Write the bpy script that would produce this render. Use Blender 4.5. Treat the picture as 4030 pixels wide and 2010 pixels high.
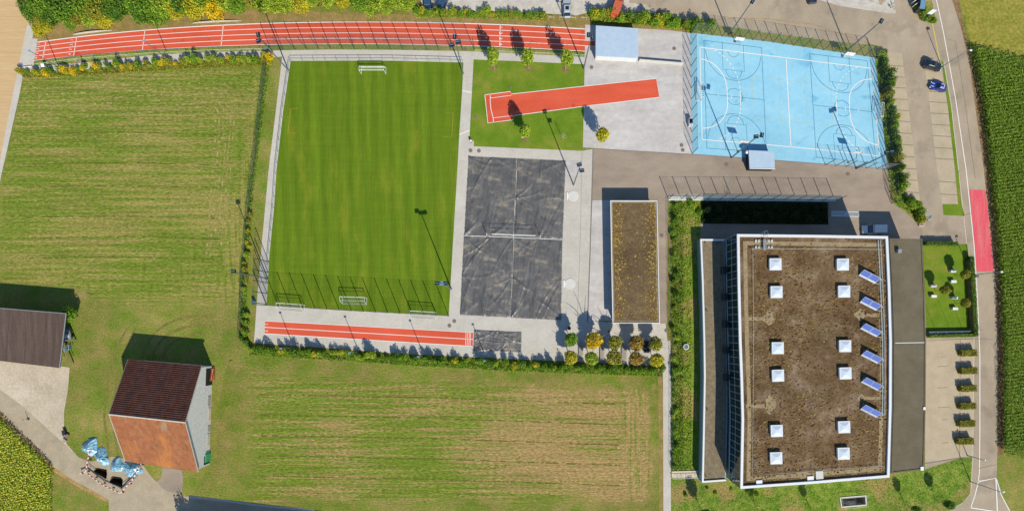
import bpy, bmesh, math, random
import numpy as np
from mathutils import Vector, Matrix
from mathutils.geometry import tessellate_polygon

for _o in list(bpy.data.objects):
    bpy.data.objects.remove(_o)
scene = bpy.context.scene
col = scene.collection
random.seed(7)
rng = np.random.default_rng(7)
R = math.radians

# ---------------------------------------------------------------- survey frame
# Site plan digitised from the aerial photograph: 18 plan units = 1 metre, the
# origin lies straight under the drone, which hovers HGT metres up.
PPM, NX, NY, HGT = 18.0, 2060.0, 1290.0, 130.0
SUN_EL = R(41.0)
SHX, SHY = -0.37, 0.929            # direction in which shadows fall (x east, y up the plan)


def G(x, y, h=0.0):
    """ground position (m) of a point seen at plan (x, y) when it sits h metres up"""
    k = (HGT - h) / HGT / PPM
    return ((x - NX) * k, (NY - y) * k)


# ---------------------------------------------------------------- camera
cam_d = bpy.data.cameras.new('camera')
cam = bpy.data.objects.new('camera', cam_d)
col.objects.link(cam)
cam.location = (0, 0, HGT)
cam.rotation_euler = (0, 0, 0)
cam_d.sensor_width = 36.0
cam_d.lens = 36.0 * PPM * HGT / 4030.0
cam_d.shift_x = (2015.0 - NX) / 4030.0
cam_d.shift_y = (NY - 1005.0) / 4030.0
cam_d.clip_start = 0.5
cam_d.clip_end = 6000
scene.camera = cam

# ---------------------------------------------------------------- sky and sun
world = bpy.data.worlds.new('World')
scene.world = world
world.use_nodes = True
wn = world.node_tree
bg = wn.nodes['Background']
sky = wn.nodes.new('ShaderNodeTexSky')
sky.sky_type = 'NISHITA'
sky.sun_disc = False
sky.sun_elevation = SUN_EL
sky.sun_rotation = math.atan2(-SHX, -SHY)
sky.air_density = 1.0
sky.dust_density = 0.0
sky.ozone_density = 6.0
wn.links.new(sky.outputs[0], bg.inputs[0])
bg.inputs[1].default_value = 0.135
sun_d = bpy.data.lights.new('sun', 'SUN')
sun_d.energy = 4.7
sun_d.angle = R(0.5)
sun_d.color = (1.0, 0.955, 0.87)
sun = bpy.data.objects.new('sun', sun_d)
col.objects.link(sun)
sun.location = (60, -150, 140)
sun.rotation_euler = Vector((SHX * math.cos(SUN_EL), SHY * math.cos(SUN_EL), -math.sin(SUN_EL))).to_track_quat('-Z', 'Y').to_euler()

scene.view_settings.view_transform = 'Standard'
scene.view_settings.look = 'None'
scene.view_settings.exposure = 0.70
scene.view_settings.gamma = 1.0
scene.view_settings.use_curve_mapping = False
scene.render.engine = 'CYCLES'
scene.cycles.max_bounces = 5
scene.cycles.diffuse_bounces = 2
scene.cycles.transparent_max_bounces = 16
scene.cycles.use_denoising = True

# ---------------------------------------------------------------- materials
LIT = (1.84, 1.93, 2.15)       # what full sun plus sky turns a surface of albedo 1 into at this exposure


def lin(c):
    c = c / 255.0
    return c / 12.92 if c <= 0.04045 else ((c + 0.055) / 1.055) ** 2.4


def A(rgb):
    """base colour of a surface that the survey photo shows as rgb in full sun"""
    return tuple(min(0.85, lin(v) / k) for v, k in zip(rgb, LIT)) + (1.0,)


class NT:
    def __init__(self, name):
        self.m = bpy.data.materials.new(name)
        self.m.use_nodes = True
        self.t = self.m.node_tree
        self.b = self.t.nodes['Principled BSDF']
        self.out = self.t.nodes['Material Output']

    def n(self, kind, **kw):
        x = self.t.nodes.new('ShaderNode' + kind)
        for k, v in kw.items():
            setattr(x, k, v)
        return x

    def l(self, a, b):
        self.t.links.new(a, b)

    def coord(self, scale=(1, 1, 1), rot=0.0, loc=(0, 0, 0)):
        tc = self.n('TexCoord')
        mp = self.n('Mapping')
        mp.inputs['Scale'].default_value = scale
        mp.inputs['Rotation'].default_value = (0, 0, rot)
        mp.inputs['Location'].default_value = loc
        self.l(tc.outputs['Object'], mp.inputs['Vector'])
        return mp.outputs[0]

    def noise(self, scale, stretch=(1, 1, 1), rot=0.0, detail=5.0, rough=0.6, loc=(0, 0, 0)):
        t = self.n('TexNoise')
        t.inputs['Scale'].default_value = scale
        t.inputs['Detail'].default_value = detail
        t.inputs['Roughness'].default_value = rough
        self.l(self.coord(stretch, rot, loc), t.inputs['Vector'])
        return t.outputs['Fac']

    def ramp(self, fac, stops, raw=False):
        r = self.n('ValToRGB')
        e = r.color_ramp.elements
        while len(e) < len(stops):
            e.new(0.5)
        for el, (p, c) in zip(e, stops):
            el.position = p
            el.color = c if raw else A(c)
        self.l(fac, r.inputs[0])
        return r.outputs[0]

    def mix(self, fac, a, b):
        m = self.n('Mix', data_type='RGBA')
        if isinstance(fac, (int, float)):
            m.inputs[0].default_value = fac
        else:
            self.l(fac, m.inputs[0])
        for s, v in ((6, a), (7, b)):
            if isinstance(v, tuple):
                m.inputs[s].default_value = v
            else:
                self.l(v, m.inputs[s])
        return m.outputs[2]

    def grey(self, fac, lo, hi, a=0.0, b=1.0):
        r = self.n('MapRange', interpolation_type='SMOOTHSTEP')
        r.inputs[1].default_value = lo
        r.inputs[2].default_value = hi
        r.inputs[3].default_value = a
        r.inputs[4].default_value = b
        self.l(fac, r.inputs[0])
        return r.outputs[0]

    def mul(self, c, fac, lo, hi):
        g = self.grey(fac, 0.3, 0.7, lo, hi)
        v = self.n('VectorMath', operation='SCALE')
        self.l(c, v.inputs[0])
        self.l(g, v.inputs[3])
        return v.outputs[0]

    def math(self, op, a, b):
        m = self.n('Math', operation=op)
        for i, v in enumerate((a, b)):
            if isinstance(v, (int, float)):
                m.inputs[i].default_value = v
            else:
                self.l(v, m.inputs[i])
        return m.outputs[0]

    def bump(self, h, strength, dist):
        b = self.n('Bump')
        b.inputs['Strength'].default_value = strength
        b.inputs['Distance'].default_value = dist
        self.l(h, b.inputs['Height'])
        self.l(b.outputs[0], self.b.inputs['Normal'])

    def done(self, c=None, rough=0.85, spec=0.25, metal=0.0):
        if c is not None:
            if isinstance(c, tuple):
                self.b.inputs['Base Color'].default_value = c
            else:
                self.l(c, self.b.inputs['Base Color'])
        self.b.inputs['Roughness'].default_value = rough
        self.b.inputs['Specular IOR Level'].default_value = spec
        self.b.inputs['Metallic'].default_value = metal
        return self.m


def plain(name, rgb, rough=0.6, spec=0.3, metal=0.0, var=0.10, scale=2.0):
    m = NT(name)
    c = m.ramp(m.noise(scale), [(0.0, rgb), (1.0, rgb)])
    c = m.mul(c, m.noise(scale, detail=6), 1 - var, 1 + var)
    return m.done(c, rough, spec, metal)


def ground(name, stops, scale=0.3, stretch=(1, 1, 1), rot=0.0, fine=6.0, famp=0.2, big=None, bump=0.0, rough=0.95, detail=6, lo=0.0):
    m = NT(name)
    c = m.ramp(m.noise(scale, stretch, rot, detail=detail, rough=0.65), stops)
    if big:
        c = m.mix(m.grey(m.noise(big[1], detail=3, loc=(31, 7, 0)), big[2], big[3]), c, A(big[0]))
    f = m.noise(fine, stretch if famp < 0 else (1, 1, 1), rot, detail=3, rough=0.7)
    a = abs(famp)
    c = m.mul(c, f, 1 - a, 1 + a)
    if lo:
        c = m.mul(c, m.noise(0.045, detail=3, loc=(5, 50, 0)), 1 - lo, 1 + lo)
    if bump:
        m.bump(m.noise(fine * 0.6, detail=5, rough=0.75), 1.0, bump)
    return m.done(c, rough, 0.1)


M = {}
# ground surfaces


def rough_colour(m):
    """colour of the unmown grass that surrounds and borders every field"""
    c = m.ramp(m.noise(0.22, detail=6, rough=0.65), [(0.28, (104, 134, 36)), (0.42, (126, 142, 54)), (0.56, (148, 144, 74)), (0.75, (172, 154, 98))])
    c = m.mul(c, m.noise(3.0, detail=4, rough=0.8), 0.66, 1.32)
    return m.mul(c, m.noise(0.06, detail=4, rough=0.6, loc=(5, 50, 0)), 0.86, 1.14)


_m = NT('rough_grass')
_c = rough_colour(_m)
_m.bump(_m.noise(2.4, detail=5, rough=0.75), 1.0, 0.14)
M['soil_grass'] = _m.done(_c, 0.95, 0.1)
M['dry_grass'] = ground('dry_grass', [(0.25, (120, 130, 50)), (0.45, (152, 132, 78)), (0.65, (175, 146, 98)), (0.85, (186, 160, 116))], 0.5, fine=4, famp=0.25, bump=0.08)
M['lawn'] = ground('lawn_grass', [(0.2, (88, 126, 24)), (0.5, (112, 142, 36)), (0.8, (140, 156, 54))], 0.22, fine=5, famp=0.2, big=((150, 150, 62), 0.12, 0.52, 0.75), bump=0.05)
M['weeds'] = ground('weedy_grass', [(0.28, (84, 120, 34)), (0.46, (112, 142, 46)), (0.6, (142, 158, 66)), (0.75, (168, 158, 96))], 0.5, fine=3, famp=0.35, big=((164, 148, 88), 0.13, 0.5, 0.64), bump=0.2, lo=0.1)
M['sand_field'] = ground('harvested_field_soil', [(0.2, (206, 172, 128)), (0.5, (216, 184, 138)), (0.8, (224, 196, 154))], 0.5, (0.15, 3, 1), R(80), fine=2, famp=-0.06)
M['concrete'] = ground('concrete_paving', [(0.2, (196, 190, 180)), (0.5, (208, 203, 193)), (0.8, (218, 214, 206))], 0.3, fine=1.5, famp=0.05, lo=0.05)
M['plaza'] = ground('bright_concrete_slabs', [(0.25, (190, 186, 184)), (0.5, (206, 202, 200)), (0.75, (224, 221, 218))], 0.22, (0.5, 1.6, 1), fine=0.9, famp=0.07, lo=0.05)
M['asphalt'] = ground('pale_road_asphalt', [(0.25, (168, 154, 134)), (0.5, (182, 167, 146)), (0.75, (194, 180, 158))], 0.25, (1.0, 0.6, 1), fine=5, famp=0.09, big=((164, 150, 132), 0.16, 0.52, 0.68), lo=0.08, rough=0.9)
M['yard'] = ground('yard_asphalt', [(0.25, (152, 138, 124)), (0.5, (168, 153, 138)), (0.75, (182, 168, 152))], 0.3, (0.5, 1, 1), fine=4, famp=0.08, lo=0.10)
M['stall'] = ground('stall_paving', [(0.25, (182, 168, 142)), (0.5, (196, 181, 155)), (0.75, (206, 192, 166))], 0.4, fine=4, famp=0.07)
M['gravel'] = ground('pale_gravel', [(0.25, (190, 182, 170)), (0.5, (208, 202, 192)), (0.75, (222, 218, 210))], 0.5, fine=3, famp=0.12, big=((170, 150, 112), 0.25, 0.58, 0.72), bump=0.04)
M['dirt'] = ground('dusty_gravel_yard', [(0.25, (188, 172, 148)), (0.5, (208, 194, 172)), (0.75, (220, 208, 190))], 0.25, fine=2, famp=0.1, lo=0.08)
M['lane'] = ground('worn_lane_asphalt', [(0.25, (166, 154, 132)), (0.5, (186, 172, 148)), (0.75, (200, 186, 162))], 0.35, fine=3, famp=0.08)
M['edge_dry'] = ground('dry_verge', [(0.3, (150, 128, 70)), (0.6, (196, 160, 108)), (0.85, (206, 176, 128))], 0.8, fine=3, famp=0.2)
M['tartan'] = ground('red_running_surface', [(0.3, (222, 92, 64)), (0.5, (228, 100, 72)), (0.7, (232, 108, 80))], 0.4, (0.2, 1, 1), fine=3, famp=0.07, big=((204, 84, 62), 0.35, 0.6, 0.72), lo=0.07, rough=0.8)
M['blue'] = ground('light_blue_sport_surface', [(0.25, (144, 208, 237)), (0.5, (158, 217, 243)), (0.75, (174, 225, 246))], 0.16, fine=1.2, famp=0.04, big=((128, 196, 230), 0.22, 0.58, 0.72), lo=0.05, rough=0.75)
M['redpatch'] = ground('red_road_coating', [(0.3, (228, 88, 102)), (0.5, (236, 104, 116)), (0.68, (232, 134, 134))], 0.5, (2.2, 0.18, 1), R(5), fine=3, famp=0.09, lo=0.06)
M['shadesoil'] = ground('painted_shade_soil', [(0.3, (48, 42, 30)), (0.6, (66, 58, 42)), (0.8, (84, 74, 56))], 1.0, fine=4, famp=0.25)  # near black: the hall's shade is put into this soil colour
M['soil'] = ground('bare_earth', [(0.3, (120, 96, 66)), (0.6, (158, 130, 94)), (0.8, (178, 152, 116))], 1.0, fine=4, famp=0.25, bump=0.05)
M['white'] = plain('white_line_paint', (250, 248, 244), 0.7, var=0.04)
M['navyline'] = plain('dark_blue_line_paint', (62, 132, 168), 0.7)
M['yellowline'] = plain('pale_yellow_line_paint', (190, 214, 190), 0.7)
M['yellow'] = plain('yellow_road_paint', (226, 206, 96), 0.7)
M['orangeline'] = plain('orange_marking_tape', (206, 160, 66), 0.7)
M['darkline'] = plain('dark_paver_strip', (150, 136, 112), 0.9)
M['seam'] = plain('dark_joint_sealant', (132, 124, 116), 0.9)
M['kerb'] = plain('concrete_kerb', (214, 206, 190), 0.9)
# things
M['steel'] = plain('galvanised_steel', (176, 186, 192), 0.45, 0.5, 0.4)
M['mast'] = plain('grey_painted_mast', (112, 126, 134), 0.5, 0.4, 0.2)
M['fence'] = plain('dark_fence_steel', (70, 84, 88), 0.5, 0.4, 0.3)
M['netgreen'] = plain('dark_green_screen_fabric', (58, 92, 78), 0.9)
M['railgreen'] = plain('pale_green_rail_paint', (214, 232, 190), 0.5)
M['lamp'] = plain('dark_floodlight_housing', (30, 38, 46), 0.4, 0.5)
M['lampface'] = plain('blue_grey_lamp_plate', (118, 158, 186), 0.3, 0.5)
M['whitepaint'] = plain('white_coated_metal', (250, 250, 250), 0.35, 0.5, var=0.03)
M['net'] = plain('pale_net_cord', (214, 222, 210), 0.8)
M['parapet'] = plain('white_metal_parapet', (238, 242, 246), 0.4, 0.5, var=0.03)
M['wallwhite'] = plain('pale_rendered_wall', (214, 216, 214), 0.8)
M['wallteal'] = plain('grey_green_wall_cladding', (150, 176, 178), 0.6)
M['wallgrey'] = plain('weathered_grey_shingle', (226, 226, 222), 0.9, var=0.16, scale=3)
M['timber'] = plain('grey_weathered_timber', (176, 168, 156), 0.85, var=0.15, scale=4)
M['plank'] = plain('pale_timber_planking', (216, 204, 180), 0.8, var=0.12, scale=1.2)
M['bluegrey_roof'] = plain('pale_blue_sheet_roof', (190, 212, 234), 0.45, 0.5, var=0.05, scale=0.8)
M['concreteblock'] = plain('cast_concrete', (222, 220, 214), 0.85, var=0.06)
M['iron'] = plain('cast_iron_cover', (134, 116, 106), 0.8, var=0.12, scale=6)
M['black'] = plain('black_rubber', (30, 30, 32), 0.8)
M['darkbox'] = plain('dark_metal_box', (44, 52, 56), 0.6)
M['trunk'] = plain('bark', (150, 124, 94), 0.95, var=0.25, scale=5)
M['palebark'] = plain('pale_bark', (206, 196, 176), 0.95, var=0.15, scale=5)
M['bin'] = plain('blue_plastic', (60, 120, 170), 0.5)
M['redwhite_r'] = plain('red_barrier_paint', (214, 52, 44), 0.5)
M['redwhite_w'] = plain('white_barrier_paint', (248, 246, 240), 0.5)
M['pipe'] = plain('bright_pipe_cladding', (226, 234, 232), 0.35, 0.5, 0.3)
M['greenpaint'] = plain('green_painted_door', (60, 170, 110), 0.6)
M['skin'] = plain('skin', (222, 170, 140), 0.6)
M['hair'] = plain('dark_hair', (60, 44, 34), 0.8)
M['tyre'] = plain('tyre_rubber', (36, 36, 38), 0.9)
M['rim'] = plain('alloy_wheel', (180, 182, 186), 0.35, 0.5, 0.6)
M['redlight'] = plain('red_tail_lamp', (190, 30, 30), 0.25, 0.6)
M['clearlight'] = plain('clear_headlamp', (235, 238, 240), 0.2, 0.6)


def carpaint(name, rgb, coat=0.8):
    m = NT(name)
    m.b.inputs['Coat Weight'].default_value = coat
    m.b.inputs['Coat Roughness'].default_value = 0.06
    return m.done(A(rgb), 0.35, 0.5, 0.15)


def glass(name, rgb, rough=0.08):
    m = NT(name)
    m.b.inputs['Coat Weight'].default_value = 0.3
    return m.done(A(rgb), rough, 0.6)


M['carglass'] = glass('car_window_glass', (28, 34, 40))
M['pane'] = glass('dark_facade_glass', (34, 56, 60), 0.05)
M['solar'] = glass('blue_solar_glass', (94, 112, 192), 0.16)


def leafmat(name, cols, trans=0.32, gain=1.4):
    m = NT(name)
    geo = m.n('NewGeometry')
    c = m.ramp(geo.outputs['Random Per Island'], [(i / max(1, len(cols) - 1), tuple(min(.8, v * gain) for v in A(c)[:3]) + (1,)) for i, c in enumerate(cols)], raw=True)
    c = m.mul(c, m.noise(1.4, detail=2), 0.78, 1.22)
    m.done(c, 0.75, 0.15)
    tr = m.n('BsdfTranslucent')
    m.l(c, tr.inputs[0])
    mx = m.n('MixShader')
    mx.inputs[0].default_value = trans
    m.l(m.b.outputs[0], mx.inputs[1])
    m.l(tr.outputs[0], mx.inputs[2])
    m.l(mx.outputs[0], m.out.inputs[0])
    return m.m


L = {
    'green': leafmat('mid_green_leaves', [(70, 112, 20), (112, 152, 36), (150, 180, 60)]),
    'dark': leafmat('deep_green_leaves', [(56, 92, 22), (88, 128, 34), (124, 154, 58)]),
    'olive': leafmat('olive_leaves', [(104, 112, 30), (146, 150, 48), (182, 176, 74)]),
    'lime': leafmat('lime_leaves', [(100, 134, 24), (146, 172, 42), (186, 202, 78)]),
    'yellow': leafmat('yellow_autumn_leaves', [(180, 150, 10), (222, 190, 20), (240, 214, 56)]),
    'gold': leafmat('yellow_green_autumn_leaves', [(138, 140, 24), (182, 176, 38), (216, 204, 64)]),
    'rust': leafmat('rusty_autumn_leaves', [(136, 106, 50), (166, 134, 60), (176, 158, 70)]),
    'shade': leafmat('painted_shade_leaves', [(26, 40, 14), (40, 58, 22), (56, 74, 30)], .15, 1.5),  # bed leaves darkened, hall shade painted into their colour
    'corn': leafmat('maize_leaves', [(66, 100, 18), (98, 134, 30), (138, 166, 56)], gain=1.4),
}

# ---------------------------------------------------------------- mesh helpers


class MB:
    """collects faces, then links them as one mesh object"""

    def __init__(self):
        self.v, self.f = [], []

    def add(self, vs, fs):
        o = len(self.v)
        self.v += [tuple(p) for p in vs]
        self.f += [tuple(i + o for i in f) for f in fs]
        return self

    def hexa(self, lo, hi):
        self.add(list(lo) + list(hi), [(3, 2, 1, 0), (4, 5, 6, 7), (0, 1, 5, 4), (1, 2, 6, 5), (2, 3, 7, 6), (3, 0, 4, 7)])
        return self

    def box(self, x, y, z0, z1, sx, sy, rot=0.0, top=1.0, topy=None):
        c, s = math.cos(rot), math.sin(rot)
        ty = top if topy is None else topy

        def p(a, b, z, kx, ky):
            a, b = a * sx / 2 * kx, b * sy / 2 * ky
            return (x + a * c - b * s, y + a * s + b * c, z)
        q = [(-1, -1), (1, -1), (1, 1), (-1, 1)]
        return self.hexa([p(a, b, z0, 1, 1) for a, b in q], [p(a, b, z1, top, ty) for a, b in q])

    def prism(self, poly, z0, z1, bottom=False):
        n = len(poly)
        a = sum(poly[i][0] * poly[(i + 1) % n][1] - poly[(i + 1) % n][0] * poly[i][1] for i in range(n))
        if a < 0:
            poly = poly[::-1]
        vs = [(x, y, z0) for x, y in poly] + [(x, y, z1) for x, y in poly]
        fs = [(i, (i + 1) % n, n + (i + 1) % n, n + i) for i in range(n)] + [tuple(range(n, 2 * n))]
        if bottom:
            fs.append(tuple(range(n - 1, -1, -1)))
        return self.add(vs, fs)

    def tube(self, pts, r, n=6, r2=None, cap=True):
        pts = [Vector(p) for p in pts]
        m = len(pts)
        vs, fs = [], []
        for i, p in enumerate(pts):
            d = (pts[min(i + 1, m - 1)] - pts[max(i - 1, 0)]).normalized()
            u = d.cross(Vector((0, 0, 1)))
            if u.length < 1e-3:
                u = d.cross(Vector((1, 0, 0)))
            u.normalize()
            w = d.cross(u)
            rr = r if r2 is None else r + (r2 - r) * i / (m - 1)
            for k in range(n):
                a = 2 * math.pi * k / n
                vs.append(p + u * rr * math.cos(a) + w * rr * math.sin(a))
        for i in range(m - 1):
            for k in range(n):
                a, b = i * n + k, i * n + (k + 1) % n
                fs.append((a, b, b + n, a + n))
        if cap:
            fs.append(tuple(range(n)))
            fs.append(tuple(range(m * n - 1, (m - 1) * n - 1, -1)))
        return self.add(vs, fs)

    def cyl(self, x, y, z0, z1, r, n=16, r2=None):
        r2 = r if r2 is None else r2
        a = [2 * math.pi * k / n for k in range(n)]
        vs = [(x + r * math.cos(t), y + r * math.sin(t), z0) for t in a] + [(x + r2 * math.cos(t), y + r2 * math.sin(t), z1) for t in a]
        fs = [(k, (k + 1) % n, n + (k + 1) % n, n + k) for k in range(n)] + [tuple(range(n, 2 * n)), tuple(range(n - 1, -1, -1))]
        return self.add(vs, fs)

    def ribbon(self, pts, w, z, closed=False):
        pts = [Vector((p[0], p[1])) for p in pts]
        m = len(pts)
        lft, rgt = [], []
        for i in range(m):
            if closed:
                d = pts[(i + 1) % m] - pts[i - 1]
            else:
                d = pts[min(i + 1, m - 1)] - pts[max(i - 1, 0)]
            d.normalize()
            nn = Vector((-d.y, d.x)) * w / 2
            lft.append((pts[i].x + nn.x, pts[i].y + nn.y, z))
            rgt.append((pts[i].x - nn.x, pts[i].y - nn.y, z))
        k = m if closed else m - 1
        return self.add(lft + rgt, [(i, m + i, m + (i + 1) % m, (i + 1) % m) for i in range(k)])

    def ball(self, x, y, z, rx, ry, rz, n=10, m=6):
        vs, fs = [], []
        for j in range(m + 1):
            t = math.pi * j / m
            for k in range(n):
                a = 2 * math.pi * k / n
                vs.append((x + rx * math.sin(t) * math.cos(a), y + ry * math.sin(t) * math.sin(a), z + rz * math.cos(t)))
        for j in range(m):
            for k in range(n):
                a, b = j * n + k, j * n + (k + 1) % n
                fs.append((a, a + n, b + n, b))
        return self.add(vs, fs)

    def build(self, name, mat, parent=None, off=None, smooth=False, bevel=0.0):
        me = bpy.data.meshes.new(name)
        v = self.v
        if off is not None:
            v = [(p[0] - off[0], p[1] - off[1], p[2] - (off[2] if len(off) > 2 else 0)) for p in v]
        me.from_pydata(v, [], self.f)
        if isinstance(mat, str):
            mat = M[mat]
        me.materials.append(mat)
        if smooth:
            me.polygons.foreach_set('use_smooth', [True] * len(me.polygons))
        me.update()
        o = bpy.data.objects.new(name, me)
        col.objects.link(o)
        if parent is not None:
            o.parent = parent
        if bevel:
            b = o.modifiers.new('bevel', 'BEVEL')
            b.width = bevel
            b.segments = 2
            b.limit_method = 'ANGLE'
        return o


def tag(o, label=None, cat=None, group=None, kind=None):
    for k, v in (('label', label), ('category', cat), ('group', group), ('kind', kind)):
        if v:
            o[k] = v
    return o


def thing(name, label, cat, loc=(0, 0, 0), rz=0.0, group=None):
    o = bpy.data.objects.new(name, None)
    o.empty_display_size = 0.3
    col.objects.link(o)
    o.location = (loc[0], loc[1], loc[2] if len(loc) > 2 else 0)
    o.rotation_euler = (0, 0, rz)
    return tag(o, label, cat, group)


KIDS = {}


def copy_tree(o, parent=None):
    c = o.copy()
    col.objects.link(c)
    c.parent = parent
    for ch in o.children:
        copy_tree(ch, c)
    return c


def place(proto, used, loc, rz, label, group=None, cat=None, scale=None):
    """first call uses the prototype itself, later ones copy it with its parts"""
    o = proto if not used else copy_tree(proto)
    used.append(1)
    o.location = (loc[0], loc[1], loc[2] if len(loc) > 2 else 0)
    o.rotation_euler = (0, 0, rz)
    if scale is not None:
        o.scale = scale if isinstance(scale, tuple) else (scale,) * 3
    return tag(o, label, cat, group)


def sheet_mesh(poly, z, holes=()):
    mb = MB()
    loops = [[Vector((p[0], p[1], 0)) for p in poly]] + [[Vector((p[0], p[1], 0)) for p in h] for h in holes]
    tris = tessellate_polygon(loops)
    flat = [(p.x, p.y, z) for lp in loops for p in lp]
    fs = []
    for t in tris:
        a, b, c = (flat[i] for i in t)
        if (b[0] - a[0]) * (c[1] - a[1]) - (b[1] - a[1]) * (c[0] - a[0]) < 0:
            t = t[::-1]
        fs.append(tuple(t))
    return mb.add(flat, fs)


def sheet(name, pts, layer, mat, label, cat, holes=(), kind='structure', parent=None):
    o = sheet_mesh([G(*p) for p in pts], layer * 0.008, [[G(*p) for p in h] for h in holes]).build(name, mat, parent)
    if parent is None:
        tag(o, label, cat, kind=kind)
    return o


def line(name, pts, w, layer, mat, parent, closed=False):
    return MB().ribbon([G(*p) for p in pts], w, layer * 0.008, closed).build(name, mat, parent)


def lerp(a, b, t):
    return tuple(p + (q - p) * t for p, q in zip(a, b))


def along(pts, step):
    """resample a polyline (metres) into equal bays of about step"""
    seg = [math.dist(pts[i], pts[i + 1]) for i in range(len(pts) - 1)]
    tot = sum(seg)
    n = max(1, round(tot / step))
    res = []
    for k in range(n + 1):
        d = tot * k / n
        i = 0
        while i < len(seg) - 1 and d > seg[i]:
            d -= seg[i]
            i += 1
        res.append(lerp(pts[i], pts[i + 1], min(1, d / seg[i])))
    return res
# ================================================================ GROUND
PIT_A = [(378, 1838), (420, 1846), (422, 1866), (417, 1884), (368, 1853)]
PIT_B = [(440, 1871), (476, 1876), (484, 1886), (481, 1916), (430, 1896)]
WELL = [(3309, 1959), (3404, 1951), (3406, 1983), (3313, 1991)]
HOLES = [PIT_A, PIT_B, WELL]


def field_material(name, greens, tans, rot, amount, head=None, patch=None, fades=()):
    """mown field: sown rows along x, straw showing between them"""
    m = NT(name)
    g = m.ramp(m.noise(2.2, (0.5, 1.3, 1), rot, detail=4, rough=0.7), [(0.3, greens[0]), (0.5, greens[1]), (0.72, greens[2])])
    t = m.ramp(m.noise(2.6, (0.6, 1.2, 1), rot, detail=4, rough=0.7), [(0.3, tans[0]), (0.55, tans[1]), (0.75, tans[2])])
    rows = m.noise(0.8, (0.045, 1.5, 1), rot, detail=5, rough=0.78)
    if head:                       # headland where the machine turned: rows run the other way
        rows2 = m.noise(0.9, (1.1, 0.07, 1), R(4), detail=4, rough=0.72)
        sep = m.n('SeparateXYZ')
        m.l(m.coord(), sep.inputs[0])
        skew = m.math('ADD', sep.outputs[0], m.math('MULTIPLY', sep.outputs[1], head[2]))
        k = m.grey(skew, head[0], head[1])
        mm = m.n('Mix', data_type='FLOAT')
        m.l(k, mm.inputs[0])
        m.l(rows, mm.inputs[2])
        m.l(rows2, mm.inputs[3])
        rows = mm.outputs[0]
    tuft = m.noise(1.5, (0.7, 1.2, 1), rot, detail=4, rough=0.75)
    big = m.noise(0.055, (0.6, 1.3, 1), rot, detail=3)
    s = m.math('ADD', m.math('MULTIPLY', rows, 1.4), m.math('MULTIPLY', tuft, 0.75))
    s = m.math('ADD', s, m.math('MULTIPLY', big, 0.75))
    if patch:                      # drier part of the field
        sep = m.n('SeparateXYZ')
        m.l(m.coord(), sep.inputs[0])
        dx = m.math('DIVIDE', m.math('SUBTRACT', sep.outputs[0], patch[0]), patch[2])
        dy = m.math('DIVIDE', m.math('SUBTRACT', sep.outputs[1], patch[1]), patch[3])
        rr = m.math('ADD', m.math('MULTIPLY', dx, dx), m.math('MULTIPLY', dy, dy))
        s = m.math('ADD', s, m.grey(rr, 0.0, 1.6, patch[4], -0.06))
    c = m.mix(m.grey(s, amount - 0.13, amount + 0.13), g, t)
    c = m.mul(c, m.noise(1.1, (0.05, 2.2, 1), rot, detail=3, rough=0.7, loc=(3, 1, 0)), 0.85, 1.14)
    c = m.mul(c, m.noise(2.0, (0.55, 1.6, 1), rot, detail=4, rough=0.85), 0.6, 1.38)
    if fades:                      # the sown rows thin out into the rough grass at the field's rim
        rough = rough_colour(m)
        sep = m.n('SeparateXYZ')
        m.l(m.coord(), sep.inputs[0])
        jit = m.math('MULTIPLY', m.math('SUBTRACT', m.noise(0.3, detail=4), 0.5), 7.0)
        for (kx, ky, lo, hi) in fades:
            e = m.math('ADD', m.math('ADD', m.math('MULTIPLY', sep.outputs[0], kx), m.math('MULTIPLY', sep.outputs[1], ky)), jit)
            c = m.mix(m.grey(e, lo, hi), rough, c)
    m.bump(m.noise(2.0, (0.6, 1.5, 1), rot, detail=4, rough=0.85), 1.0, 0.22)
    return m.done(c, 0.95, 0.08)


GR = ((98, 122, 32), (122, 144, 46), (148, 164, 68))
TA = ((146, 138, 68), (172, 162, 90), (196, 186, 116))
TB = ((156, 130, 80), (188, 160, 106), (210, 184, 134))
M['meadow'] = field_material('mown_meadow', GR, TA, R(2), 1.47, head=(-71.0, -66.0, -0.18), fades=((0, 1, 2.5, 8.0), (1, 0, -117, -112)))
M['stubble'] = field_material('half_green_stubble', GR, TB, R(3), 1.44, patch=(12.0, -25.0, 30.0, 16.0, 0.11), head=(20.0, 24.0, 0.0), fades=((1, 0, -62, -57), (-0.0405, -1, 11.0, 14.0), (0, 1, -39.5, -36.5), (-1, 0, -29.0, -26.5)))
M['fieldgold'] = ground('yellowing_crop', [(0.25, (128, 134, 44)), (0.5, (154, 150, 64)), (0.8, (178, 164, 88))], 0.5, fine=1.6, famp=0.25, bump=0.15)


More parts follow.
